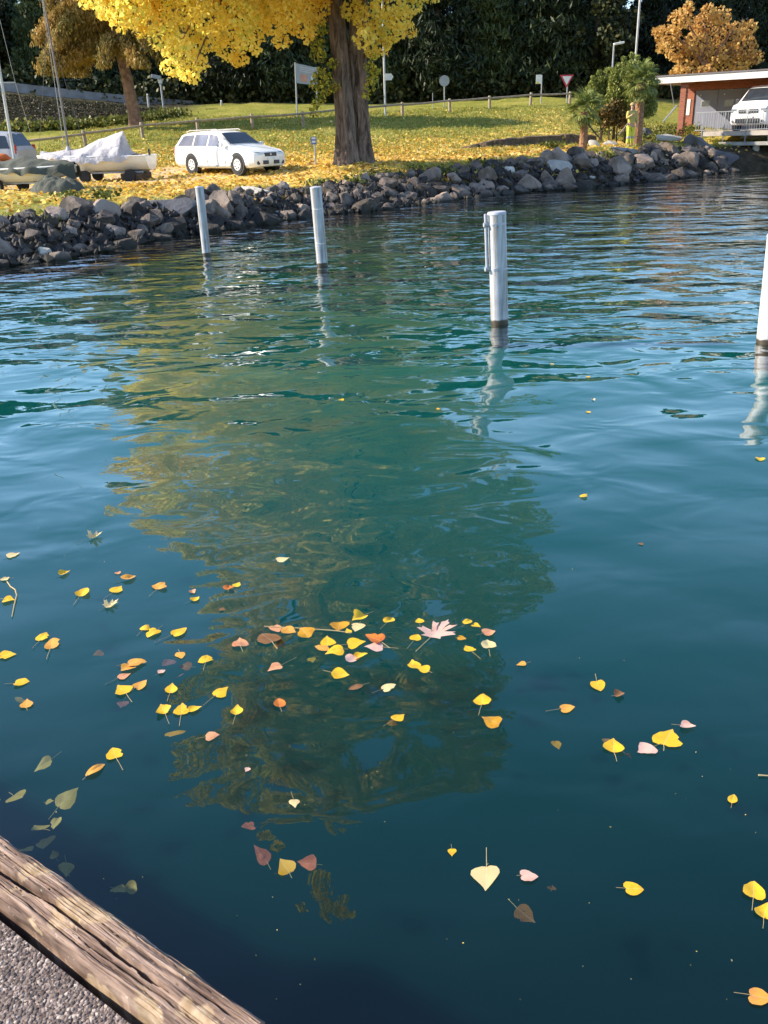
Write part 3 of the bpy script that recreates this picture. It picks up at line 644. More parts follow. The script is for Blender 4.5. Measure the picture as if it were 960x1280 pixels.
for Y0, px0, px1, step, hs in [(71, -140, 1120, 62, 1.0), (75.5, -170, 1150, 66, 1.18), (81, -200, 1180, 74, 1.28)]:
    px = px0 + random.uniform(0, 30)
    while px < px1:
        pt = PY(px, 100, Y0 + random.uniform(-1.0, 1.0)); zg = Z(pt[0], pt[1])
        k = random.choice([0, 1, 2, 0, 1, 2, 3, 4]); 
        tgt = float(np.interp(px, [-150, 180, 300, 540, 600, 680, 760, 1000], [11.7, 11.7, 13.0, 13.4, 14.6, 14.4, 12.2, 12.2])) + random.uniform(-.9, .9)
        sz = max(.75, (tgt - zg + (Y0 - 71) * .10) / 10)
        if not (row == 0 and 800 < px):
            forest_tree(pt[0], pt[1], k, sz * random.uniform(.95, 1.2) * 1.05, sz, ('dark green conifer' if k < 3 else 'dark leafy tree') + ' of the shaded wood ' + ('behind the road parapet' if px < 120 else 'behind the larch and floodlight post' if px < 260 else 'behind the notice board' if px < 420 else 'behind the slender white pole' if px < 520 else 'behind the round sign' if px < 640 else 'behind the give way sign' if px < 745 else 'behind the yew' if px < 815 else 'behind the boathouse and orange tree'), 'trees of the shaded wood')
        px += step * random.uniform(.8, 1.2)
    row += 1
for px in (28, 52, 75):
    pt = PY(px, 100, 83); forest_tree(pt[0], pt[1], px % 3, 1.15, (13.2 - Z(pt[0], pt[1])) / 10, 'dark green conifer of the shaded wood behind the road parapet', 'trees of the shaded wood')
# unseen hillside, added at the left to shade the wood, is part of the ground sheet

# undergrowth in front of the wood
C = []
for px in np.linspace(-60, 860, 420):
    pt = PY(px + random.uniform(-6, 6), 120, random.uniform(68.6, 70.5)); z = Z(pt[0], pt[1]); r_ = random.uniform(.5, 1.2)
    C.append(np.array([pt[0], pt[1], z + r_ * .6]) + rng.normal(size=(70, 3)) * r_ * .5)
C = np.concatenate(C); tag(cloud('undergrowth', C, .3, MT['broadleaf'], None), 'dark undergrowth along the foot of the wood', 'undergrowth', None, 'stuff')
# ivy and weeds on the shaded bank at the left
C = []
xs_ = []
for k in range(2600):
    px = random.uniform(-40, 190); f = random.uniform(0, 1)
    y0 = np.interp(px, [-40, 0, 100, 190], [170, 167, 163, 141]); y1 = np.interp(px, [-40, 0, 100, 190], [113, 119, 126, 136]); Y0 = np.interp(px, [-40, 100, 190], [54, 56, 60])
    pt = PY(px, 0, Y0 + (66 - Y0) * f); xs_.append((pt[0], pt[1]))
xs_ = np.array(xs_); zb = Zs(xs_[:, 0], xs_[:, 1])
edge = rng.uniform(0, 1, len(xs_))
for (x, y), z in zip(xs_, zb): C.append(np.array([x, y, z + .04]) + rng.normal(size=(9, 3)) * np.array([.25, .25, .04]))
C = np.concatenate(C); tag(cloud('bank_ivy', C, .10, MT['ivyleaf'], None, rng.uniform(0, 1, len(C)), flat=.7), 'dark ivy covering the shaded bank below the road', 'ivy', None, 'stuff')
C = []
for k in range(170):
    px = random.uniform(-30, 210); y = np.interp(px, [-30, 0, 100, 210], [171, 168, 163, 148]) ; Y0 = np.interp(px, [-40, 100, 210], [53.5, 55.5, 61])
    pt = PY(px, 0, Y0 + random.uniform(-.5, .8)); C.append(np.array([pt[0], pt[1], Z(pt[0], pt[1]) + .15]) + rng.normal(size=(40, 3)) * np.array([.35, .3, .14]))
C = np.concatenate(C); tag(cloud('green_weeds', C, .2, MT['weed'], None, rng.uniform(.2, 1, len(C))), 'bright green weeds along the foot of the ivy bank', 'weeds', None, 'stuff')

# --- orange tree behind the boathouse
p = PY(882, 118, 64); p[2] = Z(p[0], p[1]) - .1
OT = empty('orange_tree', p, 0, 'rounded orange leaved tree behind the flat roofed boathouse', 'tree')
oc = [(835, 45, 20), (850, 25, 18), (870, 55, 22), (880, 30, 20), (900, 20, 16), (910, 45, 24), (930, 60, 20), (935, 35, 14), (860, 75, 20), (895, 72, 22), (925, 80, 18), (845, 65, 16), (885, 12, 10), (862, 8, 9), (822, 40, 10), (945, 72, 12), (880, 95, 20), (910, 98, 20), (850, 92, 16), (828, 60, 10)]
vc = np.array([PY(a, b, 64 + random.uniform(-1.5, 1.5)) - p for a, b, _ in oc]); C, idx = clumps(vc, np.array([c[2] / 20.0 * .9 for c in oc]), 380)
cs = rng.uniform(-.2, .2, len(vc)); cloud('crown', C, .2, MT['orangeleaf'], OT, np.clip(.5 + cs[idx] + rng.normal(0, .22, len(C)), 0, 1))
MB().tube([(0, 0, -.3), (.1, 0, 1.5), (0, 0, 3)], [.3, .22, .16], 8).build('trunk', MT['darkbark'], OT, True)
for a, b in [(838, 42), (856, 22), (880, 25), (915, 40), (930, 58), (866, 60)]:
    e = PY(a, b, 64) - p; MB().tube([(0, 0, 2.6), e * .5 + np.array([0, 0, 1.6]), e], [.13, .08, .02], 6).build('limb', MT['larchbark'], OT, True)
# --- upright yew
p = PY(775, 163, 45); p[2] = Z(p[0], p[1]) - .05
YT = empty('yew_bush', p, 0, 'dense green upright yew between the two palms', 'shrub')
yc = []; yr = []
for a, b, hh in [(742, 98, 1.5), (752, 92, 1.8), (762, 86, 2.1), (770, 82, 2.3), (780, 74, 2.8), (788, 70, 3.0), (798, 72, 2.9), (808, 76, 2.6), (814, 82, 2.2), (746, 112, 1.3), (758, 108, 1.5), (772, 102, 1.6), (785, 96, 1.8), (766, 118, 1.2), (780, 118, 1.2), (752, 122, 1.0), (798, 100, 1.6), (740, 125, .8)]:
    t0 = PY(a, b, 45 + random.uniform(-1.2, .8)) - p
    for f in np.linspace(0, 1, 9): yc.append(t0 - np.array([0, 0, hh * f * .8]) + rng.normal(size=3) * .05); yr.append(.15 + .34 * f ** .7)
C, idx = clumps(yc, yr, 4200); cloud('crown', C, .10, MT['yew'], YT, np.clip(.5 + rng.normal(0, .25, len(C)), 0, 1), droop=-1.0, aspect=.5)
for a in (752, 768, 785): MB().tube([(PY(a, 150, 45) - p) * np.array([1, 1, 0]) + np.array([0, 0, -.2]), PY(a + 4, 110, 45) - p], [.08, .03], 6).build('stem', MT['darkbark'], YT, True)
bc = [(770, 132, 10), (782, 136, 10), (760, 138, 9), (775, 146, 10), (788, 134, 8), (752, 144, 8), (765, 150, 9), (758, 154, 7), (778, 154, 8)]
p2 = PY(772, 163, 43.6); p2[2] = Z(p2[0], p2[1]) - .05
BB = empty('brown_bush', p2, 0, 'low brown leaved bush in front of the yew', 'shrub')
C, idx = clumps([PY(a, b, 43.6 + random.uniform(-.4, .4)) - p2 for a, b, _ in bc], np.array([c[2] / 26.0 for c in bc]), 2600); cloud('foliage', C, .11, MT['brownbush'], BB)
for a in (762, 772, 782): MB().tube([(PY(a, 160, 43.6) - p2) * np.array([1, 1, 0]) + np.array([0, 0, -.15]), PY(a, 136, 43.6) - p2], [.04, .02], 5).build('stem', MT['darkbark'], BB)

# --- palms
def frond_mesh(seed):
    r = np.random.default_rng(seed); V = []; Fs = []; rn = []
    for k in range(-9, 10):                           # fan of narrow blades at the end of a stalk
        a = k * R(9.5); L = .55 * (1 - .25 * (abs(k) / 9) ** 2) * r.uniform(.9, 1.08); n0 = len(V)
        for t, wd, dz in ((0, .012, 0), (.45, .026, .02), (.8, .018, -.05), (1, .002, -.16)):
            x = .5 + math.cos(a) * L * t; y = math.sin(a) * L * t; zz_ = -.10 * abs(k) / 9 + dz
            V += [(x - math.sin(a) * wd, y + math.cos(a) * wd, zz_), (x + math.sin(a) * wd, y - math.cos(a) * wd, zz_ - .012)]
        Fs += [(n0 + 2 * i, n0 + 2 * i + 1, n0 + 2 * i + 3, n0 + 2 * i + 2) for i in range(3)]; rn += [r.uniform(0, 1)] * 3
    n0 = len(V); V += [(0, .014, .01), (0, -.014, .01), (.52, .01, .01), (.52, -.01, .01)]; Fs.append((n0, n0 + 1, n0 + 3, n0 + 2)); rn.append(.5)
    return mesh_np('frond', V, Fs, MT['palm'], False, rn)
FM = [frond_mesh(1), frond_mesh(2)]
def palm(px, base_y, top_y, Y, rad, nf, fs, label):
    p = PY(px, base_y, Y); p[2] = Z(p[0], p[1]); h = (PY(px, top_y, Y) - p)[2]
    o = empty('palm_tree', p, 0, label, 'palm')
    pts = []; rs_ = []
    for i in range(25):
        t = i / 24; pts.append((.04 * math.sin(t * 3), .03 * t, -.15 + (h + .10) * t)); rs_.append(rad * (1.12 - .30 * t) * (1 + .10 * (i % 2)))
    MB().tube(pts, rs_, 12).build('trunk', MT['palmbark'], o, True, 25)
    for k in range(nf):
        f = ob('frond', FM[k % 2], o); f.location = (0, 0, h + random.uniform(-.05, .14)); f.scale = (fs,) * 3
        f.rotation_euler = (random.uniform(-.3, .3), R(-80 + 135 * (k / nf) ** .9 + random.uniform(-8, 8)), k * 2.399)
    return p, h
pa, ha = palm(728, 181, 138, 39.5, .155, 26, .85, 'short palm with reddish trunk and small green crown above the stone bank')
pb, hb = palm(796, 168, 104, 42.5, .20, 30, .90, 'tall palm with dark trunk growing beside the yew and the boathouse')
tag(MB().tube([PY(733, 153, 39.4), PY(752, 176, 39.0)], .03, 6).build('palm_prop', MT['darkbark'], None), 'thin slanting pole propping the short palm', 'prop pole')
tag(MB().tube([PY(790, 148, 42.3), PY(774, 168, 41.2)], .03, 6).build('palm_prop', MT['wood'], None), 'thin slanting pole propping the tall palm', 'prop pole')

# ------------------------------------------------------------------ post and rail fence
fp = []
for x, y, Y in FENCE_PX:
    q = PY(x, y, Y); q[2] = Z(q[0], q[1]); fp.append(q)
FE = empty('rail_fence', fp[2], 0, 'low weathered wooden post and rail fence along the lawn', 'fence')
PM = MB().tube([(0, 0, -.25), (0, 0, .70), (0, 0, .74)], [.085, .085, .06], 10).mesh('fence_post', MT['wood'], True, 40)
for i, q in enumerate(fp):
    o = ob('post', PM, FE, q - fp[2]); o.rotation_euler = (random.uniform(-.03, .03), random.uniform(-.03, .03), random.uniform(0, 6))
    if i: 
        a = fp[i - 1] - fp[2] + np.array([0, -.09, .60 + random.uniform(-.03, .03)]); b = q - fp[2] + np.array([0, -.09, .60 + random.uniform(-.03, .03)])
        d = (b - a) / np.linalg.norm(b - a); MB().tube([a - d * .06, (a + b) / 2 + np.array([0, 0, -.02]), b + d * .06], .055, 8).build('rail', MT['wood'], FE, True)

# ------------------------------------------------------------------ road on the left slope
ra = [PY(x, y, Y) for x, y, Y in [(-130, 95, 67.2), (0, 107, 67.6), (120, 121, 68), (245, 132, 68.6)]]
mb = MB(); secs = []
for q in ra: secs.append([(q[0], q[1] - .12, q[2] - 1.0), (q[0], q[1] - .12, q[2] + .28), (q[0], q[1] + .15, q[2] + .28), (q[0], q[1] + .15, q[2] - 1.0)])
o = mb.loft(secs).build('road_wall', mat('road_parapet', (.27, .26, .265), .9, (.18, .17, .175), 2, 0, .01, 20), None); tag(o, 'low grey concrete parapet wall of the road climbing the shaded bank', 'wall')
mb = MB()
for i in range(len(ra) - 1):
    a, b = ra[i], ra[i + 1]; mb.add([(a[0], a[1] + .15, a[2] + .06), (b[0], b[1] + .15, b[2] + .06), (b[0], b[1] + 1.6, b[2] + .08), (a[0], a[1] + 1.6, a[2] + .08)], [(0, 1, 2, 3)])
tag(mb.build('road', MT['asphalt'], None), 'narrow asphalt road behind the parapet wall', None, None, 'structure')

# ------------------------------------------------------------------ signs and poles
def base_at(px, py, Y):
    q = PY(px, py, Y); q[2] = Z(q[0], q[1]); return q
def pole_thing(name, label, cat, px, by, ty, Y, r, top=None):
    q = base_at(px, by, Y); t = PY(top if top is not None else px, ty, Y) - q
    o = empty(name, q, 0, label, cat); MB().tube([(0, 0, -.3), (0, 0, t[2])], r, 10).build('pole', MT['grey'], o, True, 40); return o, q, t[2]
def loc(q, px, py, Y): return PY(px, py, Y) - q
def disc(o, name, c, r, m, n=24, th=.03, name2=None):
    V = [(c[0] + r * math.cos(2 * math.pi * k / n), c[1] - th / 2, c[2] + r * math.sin(2 * math.pi * k / n)) for k in range(n)]
    V2 = [(x, y + th, z) for x, y, z in V]
    mb = MB().add(V + V2, [tuple(range(n)), tuple(range(2 * n - 1, n - 1, -1))] + [(k, n + k, n + (k + 1) % n, (k + 1) % n) for k in range(n)]); return mb.build(name, m, o)
def poly_plate(o, name, pts, y0, th, m):
    n = len(pts); V = [(x, y0, z) for x, z in pts] + [(x, y0 + th, z) for x, z in pts]
    return MB().add(V, [tuple(range(n)), tuple(range(2 * n - 1, n - 1, -1))] + [(k, n + k, n + (k + 1) % n, (k + 1) % n) for k in range(n)]).build(name, m, o)
# give-way sign
o, q, h = pole_thing('yield_sign', 'red bordered triangular give way sign on a pole by the fence end', 'sign', 708, 132, 100, 62.6, .035)
c = loc(q, 708.5, 100, 62.5)
def tri(r, cz=0): return [(c[0] + r * math.cos(R(a)), c[2] + r * math.sin(R(a)) + cz) for a in (150, 270, 30)]
poly_plate(o, 'border', tri(.50, .05), -.10, .025, MT['red']); poly_plate(o, 'face', tri(.34, .05), -.113, .012, MT['plate'])
# round sign back
o, q, h = pole_thing('round_sign', 'round grey sign seen from the back on a thin pole', 'sign', 555.5, 143, 97, 60, .035)
c = loc(q, 555, 101, 59.9); disc(o, 'disc', (0, -.06, c[2]), .31, MT['signgrey']); MB().box((0, -.03, c[2]), (.3, .03, .05)).build('bracket', MT['grey'], o)
# thin stake
o, q, h = pole_thing('thin_stake', 'thin dark stake standing behind the fence left of the round sign', 'stake', 541, 143, 116, 60, .018)
MB().box((0, 0, h + .02), (.05, .05, .05)).build('cap', MT['dark'], o)
# bus stop like plate
o, q, h = pole_thing('stop_sign_plate', 'small white and yellow sign plate on a pole behind the fence', 'sign', 676, 134, 94, 62, .035)
c = loc(q, 673.5, 99, 61.9); MB().box((c[0], -.07, c[2]), (.34, .03, .52)).build('plate', MT['plate'], o); MB().box((c[0] - .06, -.088, c[2] - .2), (.2, .01, .1)).build('yellow_band', MT['yellowsign'], o)
# tall pole with pointer
o, q, h = pole_thing('flag_pole', 'tall slender white pole with a small pointer sign beside the poplar', 'pole', 482, 151, -40, 55.5, .06, 480)
o.children[0].data.materials[0] = MT['alu']
c = loc(q, 488, 96, 55.4); x0 = c[0]; poly_plate(o, 'pointer', [(.03, c[2] - .17), (x0 + .05, c[2] - .17), (x0 + .17, c[2]), (x0 + .05, c[2] + .17), (.03, c[2] + .17)], -.09, .03, MT['plate'])
# information board
q = base_at(385, 143, 57); o = empty('notice_board', q, 0, 'pale grey notice board on two posts left of the poplar trunk', 'sign')
a, b = loc(q, 371, 142, 57), loc(q, 396.5, 139, 57.6); ta, tb = loc(q, 369, 78, 57), loc(q, 395, 84, 57.6)
for u, v in ((a, ta), (b, tb)): MB().tube([(u[0], u[1], -.3), (v[0], v[1], v[2])], .045, 8).build('post', MT['grey'], o, True)
pa1, pa2, pb1, pb2 = loc(q, 369.5, 79, 57), loc(q, 371, 104, 57), loc(q, 397, 85, 57.6), loc(q, 397.5, 107, 57.6)
def slab(o, name, A, B, C_, D, th, m, off=0.0):
    A, B, C_, D = [np.array(v, float) + np.array([0, off, 0]) for v in (A, B, C_, D)]; t = np.array([0, th, 0])
    return MB().add([A, B, C_, D, A + t, B + t, C_ + t, D + t], [(0, 1, 2, 3), (7, 6, 5, 4), (0, 4, 5, 1), (1, 5, 6, 2), (2, 6, 7, 3), (3, 7, 4, 0)]).build(name, m, o)
def bil(u, v): return (pa1 * (1 - u) + pb1 * u) * (1 - v) + (pa2 * (1 - u) + pb2 * u) * v
slab(o, 'panel', pa1, pa2, pb2, pb1, .05, MT['signgrey'], -.09)
slab(o, 'poster', bil(.2, .5), bil(.2, .88), bil(.5, .88), bil(.5, .5), .008, mat('orange_poster', (.62, .3, .2), .6), -.10)
slab(o, 'arrow', bil(.68, .5), bil(.70, .85), bil(.82, .68), bil(.82, .62), .008, MT['plate'], -.10)
for v in (.12, .22, .32): slab(o, 'text_line', bil(.15, v), bil(.15, v + .05), bil(.85, v + .05), bil(.85, v), .006, mat('faded_print', (.5, .5, .52), .6), -.098)
# small plate near car
q = base_at(395, 211, 35.5); o = empty('parking_plate', q, 0, 'small blue and white plate on a short post beside the station wagon', 'sign')
h = loc(q, 393, 172, 35.5)[2]; MB().tube([(0, 0, -.2), (0, 0, h)], .03, 8).build('post', MT['grey'], o, True)
MB().box((-.02, -.05, h - .10), (.20, .025, .26)).build('plate', MT['bluesign'], o); MB().box((-.02, -.066, h - .02), (.15, .008, .06)).build('stripe', MT['plate'], o); MB().box((-.02, -.066, h - .14), (.13, .008, .07)).build('stripe', MT['plate'], o)
# lamps
o, q, h = pole_thing('street_lamp', 'slim street lamp with flat head rising behind the yew', 'street lamp', 762, 140, 55, 58, .05)
MB().box((.28, 0, h + .02), (.62, .22, .12), 0, R(-8)).build('lamp_head', MT['plate'], o, bevel=.03)
o, q, h = pole_thing('tall_mast', 'tall plain white mast rising behind the yew', 'pole', 791, 120, -60, 66, .075, 796)
o.children[0].data.materials[0] = MT['alu']; MB().box((0, 0, h + .04), (.18, .18, .08)).build('cap', MT['grey'], o)
o, q, h = pole_thing('floodlight_post', 'grey post with a boxy floodlight behind the lawn crest', 'street lamp', 205, 140, 98, 65, .06)
MB().box((-.25, 0, h + .10), (.62, .3, .22), 0, R(12)).build('floodlight', MT['grey'], o, bevel=.03); MB().box((.0, 0, h - .18), (.2, .22, .24)).build('junction_box', MT['plate'], o, bevel=.02)
# blue and white board by the road
q = PY(92, 119, 69.2); o = empty('road_board', q, 0, 'blue and white board standing on the road above the ivy bank', 'sign')
MB().box((0, 0, .42), (1.35, .06, .62)).build('panel', MT['plate'], o); MB().box((0, -.04, .62), (1.30, .02, .20)).build('blue_band', MT['bluesign'], o)
for s in (-1, 1): MB().box((s * .6, .05, .0), (.06, .06, 1.5)).build('post', MT['grey'], o)
MB().tube([(-1.2, 0, .95), (.9, 0, .98)], .025, 6).build('top_bar', MT['alu'], o)
for px, py, lb in [(185, 121, 'small white marker post on the road parapet'), (277, 129, 'small pale marker stub at the lawn crest')]:
    q = PY(px, py + 3, 66.5); o = empty('marker_post', q, 0, lb, 'marker'); MB().tube([(0, 0, -.6), (0, 0, .16), (0, 0, .26)], [.09, .08, .05], 8).build('post', MT['concrete'], o, True); MB().tube([(0, 0, .20), (0, 0, .34)], .055, 8).build('cap', MT['white'], o, True)

# ------------------------------------------------------------------ cars
def car(name, label, loc_, rz, st, paint, wheels, wr, windows, wscreen, scale=1.0, rear=None, sideglass='glass'):
    """st rows: x, z_bottom, z_belt, z_top, half width, half width at roof; front at small x"""
    o = empty(name, loc_, rz, label, 'car'); st = np.array(st); Lc = st[-1, 0]
    xs = sorted(set(list(st[:, 0]) + list(np.linspace(0.02, Lc - .02, 40))))
    g = lambda x, k: float(np.interp(x, st[:, 0], st[:, k]))
    X = lambda x: (Lc / 2 - x) * scale
    secs = []
    for x in xs:
        zb, ze, zt, w_, wt = [g(x, k) for k in range(1, 6)]
        half = [(0, zb), (w_ * .88, zb), (w_ * .985, zb + .10), (w_ * 1.0, zb + .42 * (ze - zb)), (w_ * .995, zb + .75 * (ze - zb)), (w_ * .965, ze), (wt + (w_ * .965 - wt) * .12, ze + (zt - ze) * .86), (wt * .92, zt - .015), (wt * .5, zt + .012), (0, zt + .018)]
        ring = half + [(-y, z) for y, z in half[-2:0:-1]]
        secs.append([(X(x), y * scale, z * scale) for y, z in ring])
    MB().loft(secs).build('body', paint, o, True, 32)
    def side(x, f, s, off=.012):
        zb, ze, zt, w_, wt = [g(x, k) for k in range(1, 6)]
        y = w_ * .965 + (wt + (w_ * .965 - wt) * .12 - w_ * .965) * f; z = ze + (zt - ze) * .86 * f
        return (X(x), s * (y + off) * scale, z * scale)
    for (xa0, xa1, xb0, xb1, f0, f1) in windows:                  # front x at bottom/top, rear x at bottom/top
        for s in (-1, 1):
            mb = MB(); V = []
            for i in range(7):
                u = i / 6
                for j in range(4):
                    f = f0 + (f1 - f0) * j / 3; k = j / 3
                    V.append(side((xa0 * (1 - k) + xa1 * k) * (1 - u) + (xb0 * (1 - k) + xb1 * k) * u, f, s))
            mb.add(V, [(i * 4 + j, i * 4 + j + 1, i * 4 + j + 5, i * 4 + j + 4) for i in range(6) for j in range(3)]); mb.build('side_window', MT[sideglass], o, True)
    def topglass(x0, x1, name):
        V = []
        for i in range(7):
            x = x0 + (x1 - x0) * i / 6; zt = g(x, 3); wt = g(x, 5)
            for j in range(7):
                v = (j / 6 - .5) * 2; V.append((X(x), v * wt * .9 * scale, (zt + .028 - .016 * abs(v) ** 2) * scale))
        MB().add(V, [(i * 7 + j, i * 7 + j + 1, i * 7 + j + 8, i * 7 + j + 7) for i in range(6) for j in range(6)]).build(name, MT['glass'], o, True)
    topglass(*wscreen, 'windscreen')
    if rear: topglass(*rear, 'rear_window')
    for wx in wheels:
        for s in (-1, 1):
            w_ = g(wx, 4); y = s * (w_ + .004) * scale
            n = 28; ar = wr * 1.20
            V = [(X(wx) + ar * math.cos(6.2832 * k / n) * scale, y, (wr + .02 + ar * math.sin(6.2832 * k / n)) * scale) for k in range(n)]
            mb = MB().add(V + [(a_, b_ - s * .2, c_) for a_, b_, c_ in V], [tuple(range(n)) if s < 0 else tuple(range(n - 1, -1, -1))] + [(k, (k + 1) % n, n + (k + 1) % n, n + k) for k in range(n)]); mb.build('wheel_arch', MT['dark'], o)
            yc = s * (w_ - .085) * scale; ty = MB(); prof = [(wr * .62, -.10), (wr * .93, -.105), (wr, -.07), (wr, .07), (wr * .93, .105), (wr * .62, .10)]
            secs = [[(X(wx) + r_ * math.cos(6.2832 * k / 24) * scale, yc + d_ * scale, (wr + r_ * math.sin(6.2832 * k / 24)) * scale) for r_, d_ in prof] for k in range(25)]
            wh = ty.loft(secs, True, False).build('wheel', MT['rubber'], o, True, 40)
            rm = MB(); yo = yc + s * .098 * scale
            n0 = 24; ring = [(X(wx) + wr * .64 * math.cos(6.2832 * k / n0) * scale, yo, (wr + wr * .64 * math.sin(6.2832 * k / n0)) * scale) for k in range(n0)]
            rm.add(ring, [tuple(range(n0))])
            rm.build('rim', MT['rim'], wh)
            for k in range(7):
                a = 6.2832 * k / 7; MB().box((X(wx) + math.cos(a) * wr * .40 * scale, yo + s * .008, (wr + math.sin(a) * wr * .40) * scale), (wr * .16, .012, wr * .10), 0, -a).build('rim_slot', MT['dark'], wh)
    return o, X, g, side
q = (PZ(234, 221, .8) + PZ(298, 219, .82)) / 2; fdir = PZ(298, 219, .82) - PZ(234, 221, .8)
gz_ = Z(q[0], q[1]); yaw = R(-43)
perp = np.array([-math.sin(yaw), math.cos(yaw)])
q = np.array([q[0] + perp[0] * .78 + .06, q[1] + perp[1] * .78, gz_ + .02])
st = [(0, .36, .58, .62, .58, .5), (.07, .24, .64, .69, .73, .66), (.30, .20, .70, .77, .82, .74), (.9, .19, .79, .87, .85, .77), (1.30, .19, .86, .95, .86, .76), (2.0, .19, .90, 1.37, .865, .60), (2.35, .19, .91, 1.43, .865, .61), (3.1, .20, .92, 1.445, .865, .62), (3.9, .22, .93, 1.42, .86, .61), (4.28, .24, .94, 1.36, .85, .60), (4.56, .27, .93, 1.02, .82, .70), (4.65, .34, .86, .90, .78, .66), (4.68, .45, .78, .82, .72, .6)]
wagon, X, g, side = car('station_wagon', 'white station wagon parked on leaf strewn gravel beside the poplar', q, yaw, st, MT['carwhite'], (.86, 3.52), .315,
    [(1.62, 2.12, 2.50, 2.50, .08, .92), (2.58, 2.58, 3.38, 3.34, .08, .92), (3.46, 3.42, 4.36, 4.12, .08, .92)], (1.36, 1.97), sideglass='sheenglass')
gl_ = ob('rear_window', MB().add([(X(4.30), -.52, 1.33), (X(4.30), .52, 1.33), (X(4.585), .62, 1.02), (X(4.585), -.62, 1.02)], [(0, 1, 2, 3)]).mesh('rear_window', MT['glass']), wagon)
for s in (-1, 1):
    MB().loft([[(X(.055), s * .34, .56), (X(.075), s * .34, .70), (X(.07), s * .5, .71), (X(.05), s * .5, .56)], [(X(.10), s * .62, .57), (X(.14), s * .64, .71), (X(.22), s * .745, .71), (X(.17), s * .735, .58)]], True, True).build('headlight', MT['lamp'], wagon)
    MB().tube([(X(.005), s * .56, .36), (X(.06), s * .56, .36)], .065, 12).build('fog_lamp', MT['dark'], wagon)
    MB().box((X(1.55), s * .93, .98), (.12, .16, .12), 0, 0, 0).build('wing_mirror', MT['carwhite'], wagon, bevel=.03)
    MB().tube([(X(2.2), s * .52, 1.45), (X(2.3), s * .52, 1.49), (X(3.9), s * .53, 1.48), (X(4.05), s * .53, 1.43)], .018, 6).build('roof_rail', MT['alu'], wagon)
    for hx in (2.42, 3.26): MB().box((X(hx), s * .868, .80), (.18, .03, .035)).build('door_handle', MT['carwhite'], wagon)
    MB().box((X(4.60), s * .74, .80), (.06, .12, .26)).build('tail_light', MT['redlens'], wagon)
MB().box((X(.02), 0, .62), (.06, .56, .13)).build('grille', MT['dark'], wagon, bevel=.02)
disc_ = MB().tube([(X(-.012), 0, .625), (X(.02), 0, .625)], .04, 14).build('emblem', MT['alu'], wagon)
MB().box((X(-.005), .25, .37), (.06, .24, .12)).build('lower_intake', MT['dark'], wagon, bevel=.015); MB().box((X(-.005), -.25, .37), (.06, .24, .12)).build('lower_intake', MT['dark'], wagon, bevel=.015)
MB().box((X(-.015), 0, .485), (.02, .34, .085)).build('number_plate', MT['plate'], wagon)
for s in (-1, 1):
    for sx_, zt_ in ((1.50, .86), (2.54, .90), (3.42, .91)):
        pts = [(X(sx_ + (.10 if zz_ < .5 and sx_ > 3 else 0)), s * (g(sx_, 4) * f_ + .003), zz_) for zz_, f_ in ((.26, .985), (.40, .998), (.52, 1.0), (.70, .998), (zt_, .968))]
        MB().tube(pts, .007, 4).build('door_gap', MT['dark'], wagon)
    MB().box((X(2.2), s * .868, .27), (1.9, .02, .05)).build('sill_trim', MT['grey'], wagon)
# car at the left edge behind the boats
q = PZ(20, 214, .85); qz = PY(14, 210, 40); qz[2] = Z(qz[0], qz[1]) + .02
st2 = [(0, .36, .62, .66, .6, .5), (.08, .24, .72, .78, .76, .68), (.5, .2, .82, .90, .86, .78), (1.0, .2, .93, 1.03, .88, .78), (1.8, .2, .98, 1.56, .89, .64), (2.3, .2, .99, 1.66, .89, .66), (3.4, .2, 1.0, 1.68, .89, .66), (4.1, .24, 1.0, 1.62, .88, .64), (4.38, .3, .98, 1.10, .86, .72), (4.5, .4, .9, .95, .82, .68)]
mpv, X, g, side = car('parked_minivan', 'silver minivan with dark windows parked behind the covered dinghies', qz + np.array([-1.42, .3, 0]), R(172), st2, MT['silver'], (.8, 3.5), .33,
    [(1.4, 1.95, 2.2, 2.2, .06, .93), (2.28, 2.28, 3.2, 3.2, .06, .93), (3.28, 3.28, 4.2, 4.02, .06, .93)], (1.05, 1.78), rear=None)
for s in (-1, 1):
    MB().box((X(4.40), s * .80, .98), (.10, .13, .34)).build('tail_light', MT['redlens'], mpv, bevel=.02); MB().box((X(1.55), s * .95, 1.05), (.12, .16, .14)).build('wing_mirror', MT['silver'], mpv, bevel=.03)
    MB().box((X(.10), s * .6, .70), (.12, .24, .12)).build('headlight', MT['lamp'], mpv, bevel=.03)
MB().add([(X(4.13), -.55, 1.58), (X(4.13), .55, 1.58), (X(4.395), .66, 1.12), (X(4.395), -.66, 1.12)], [(0, 1, 2, 3)]).build('rear_window', MT['glass'], mpv)
MB().box((X(4.48), 0, .5), (.10, 1.5, .2)).build('bumper', MT['dark'], mpv, bevel=.03)

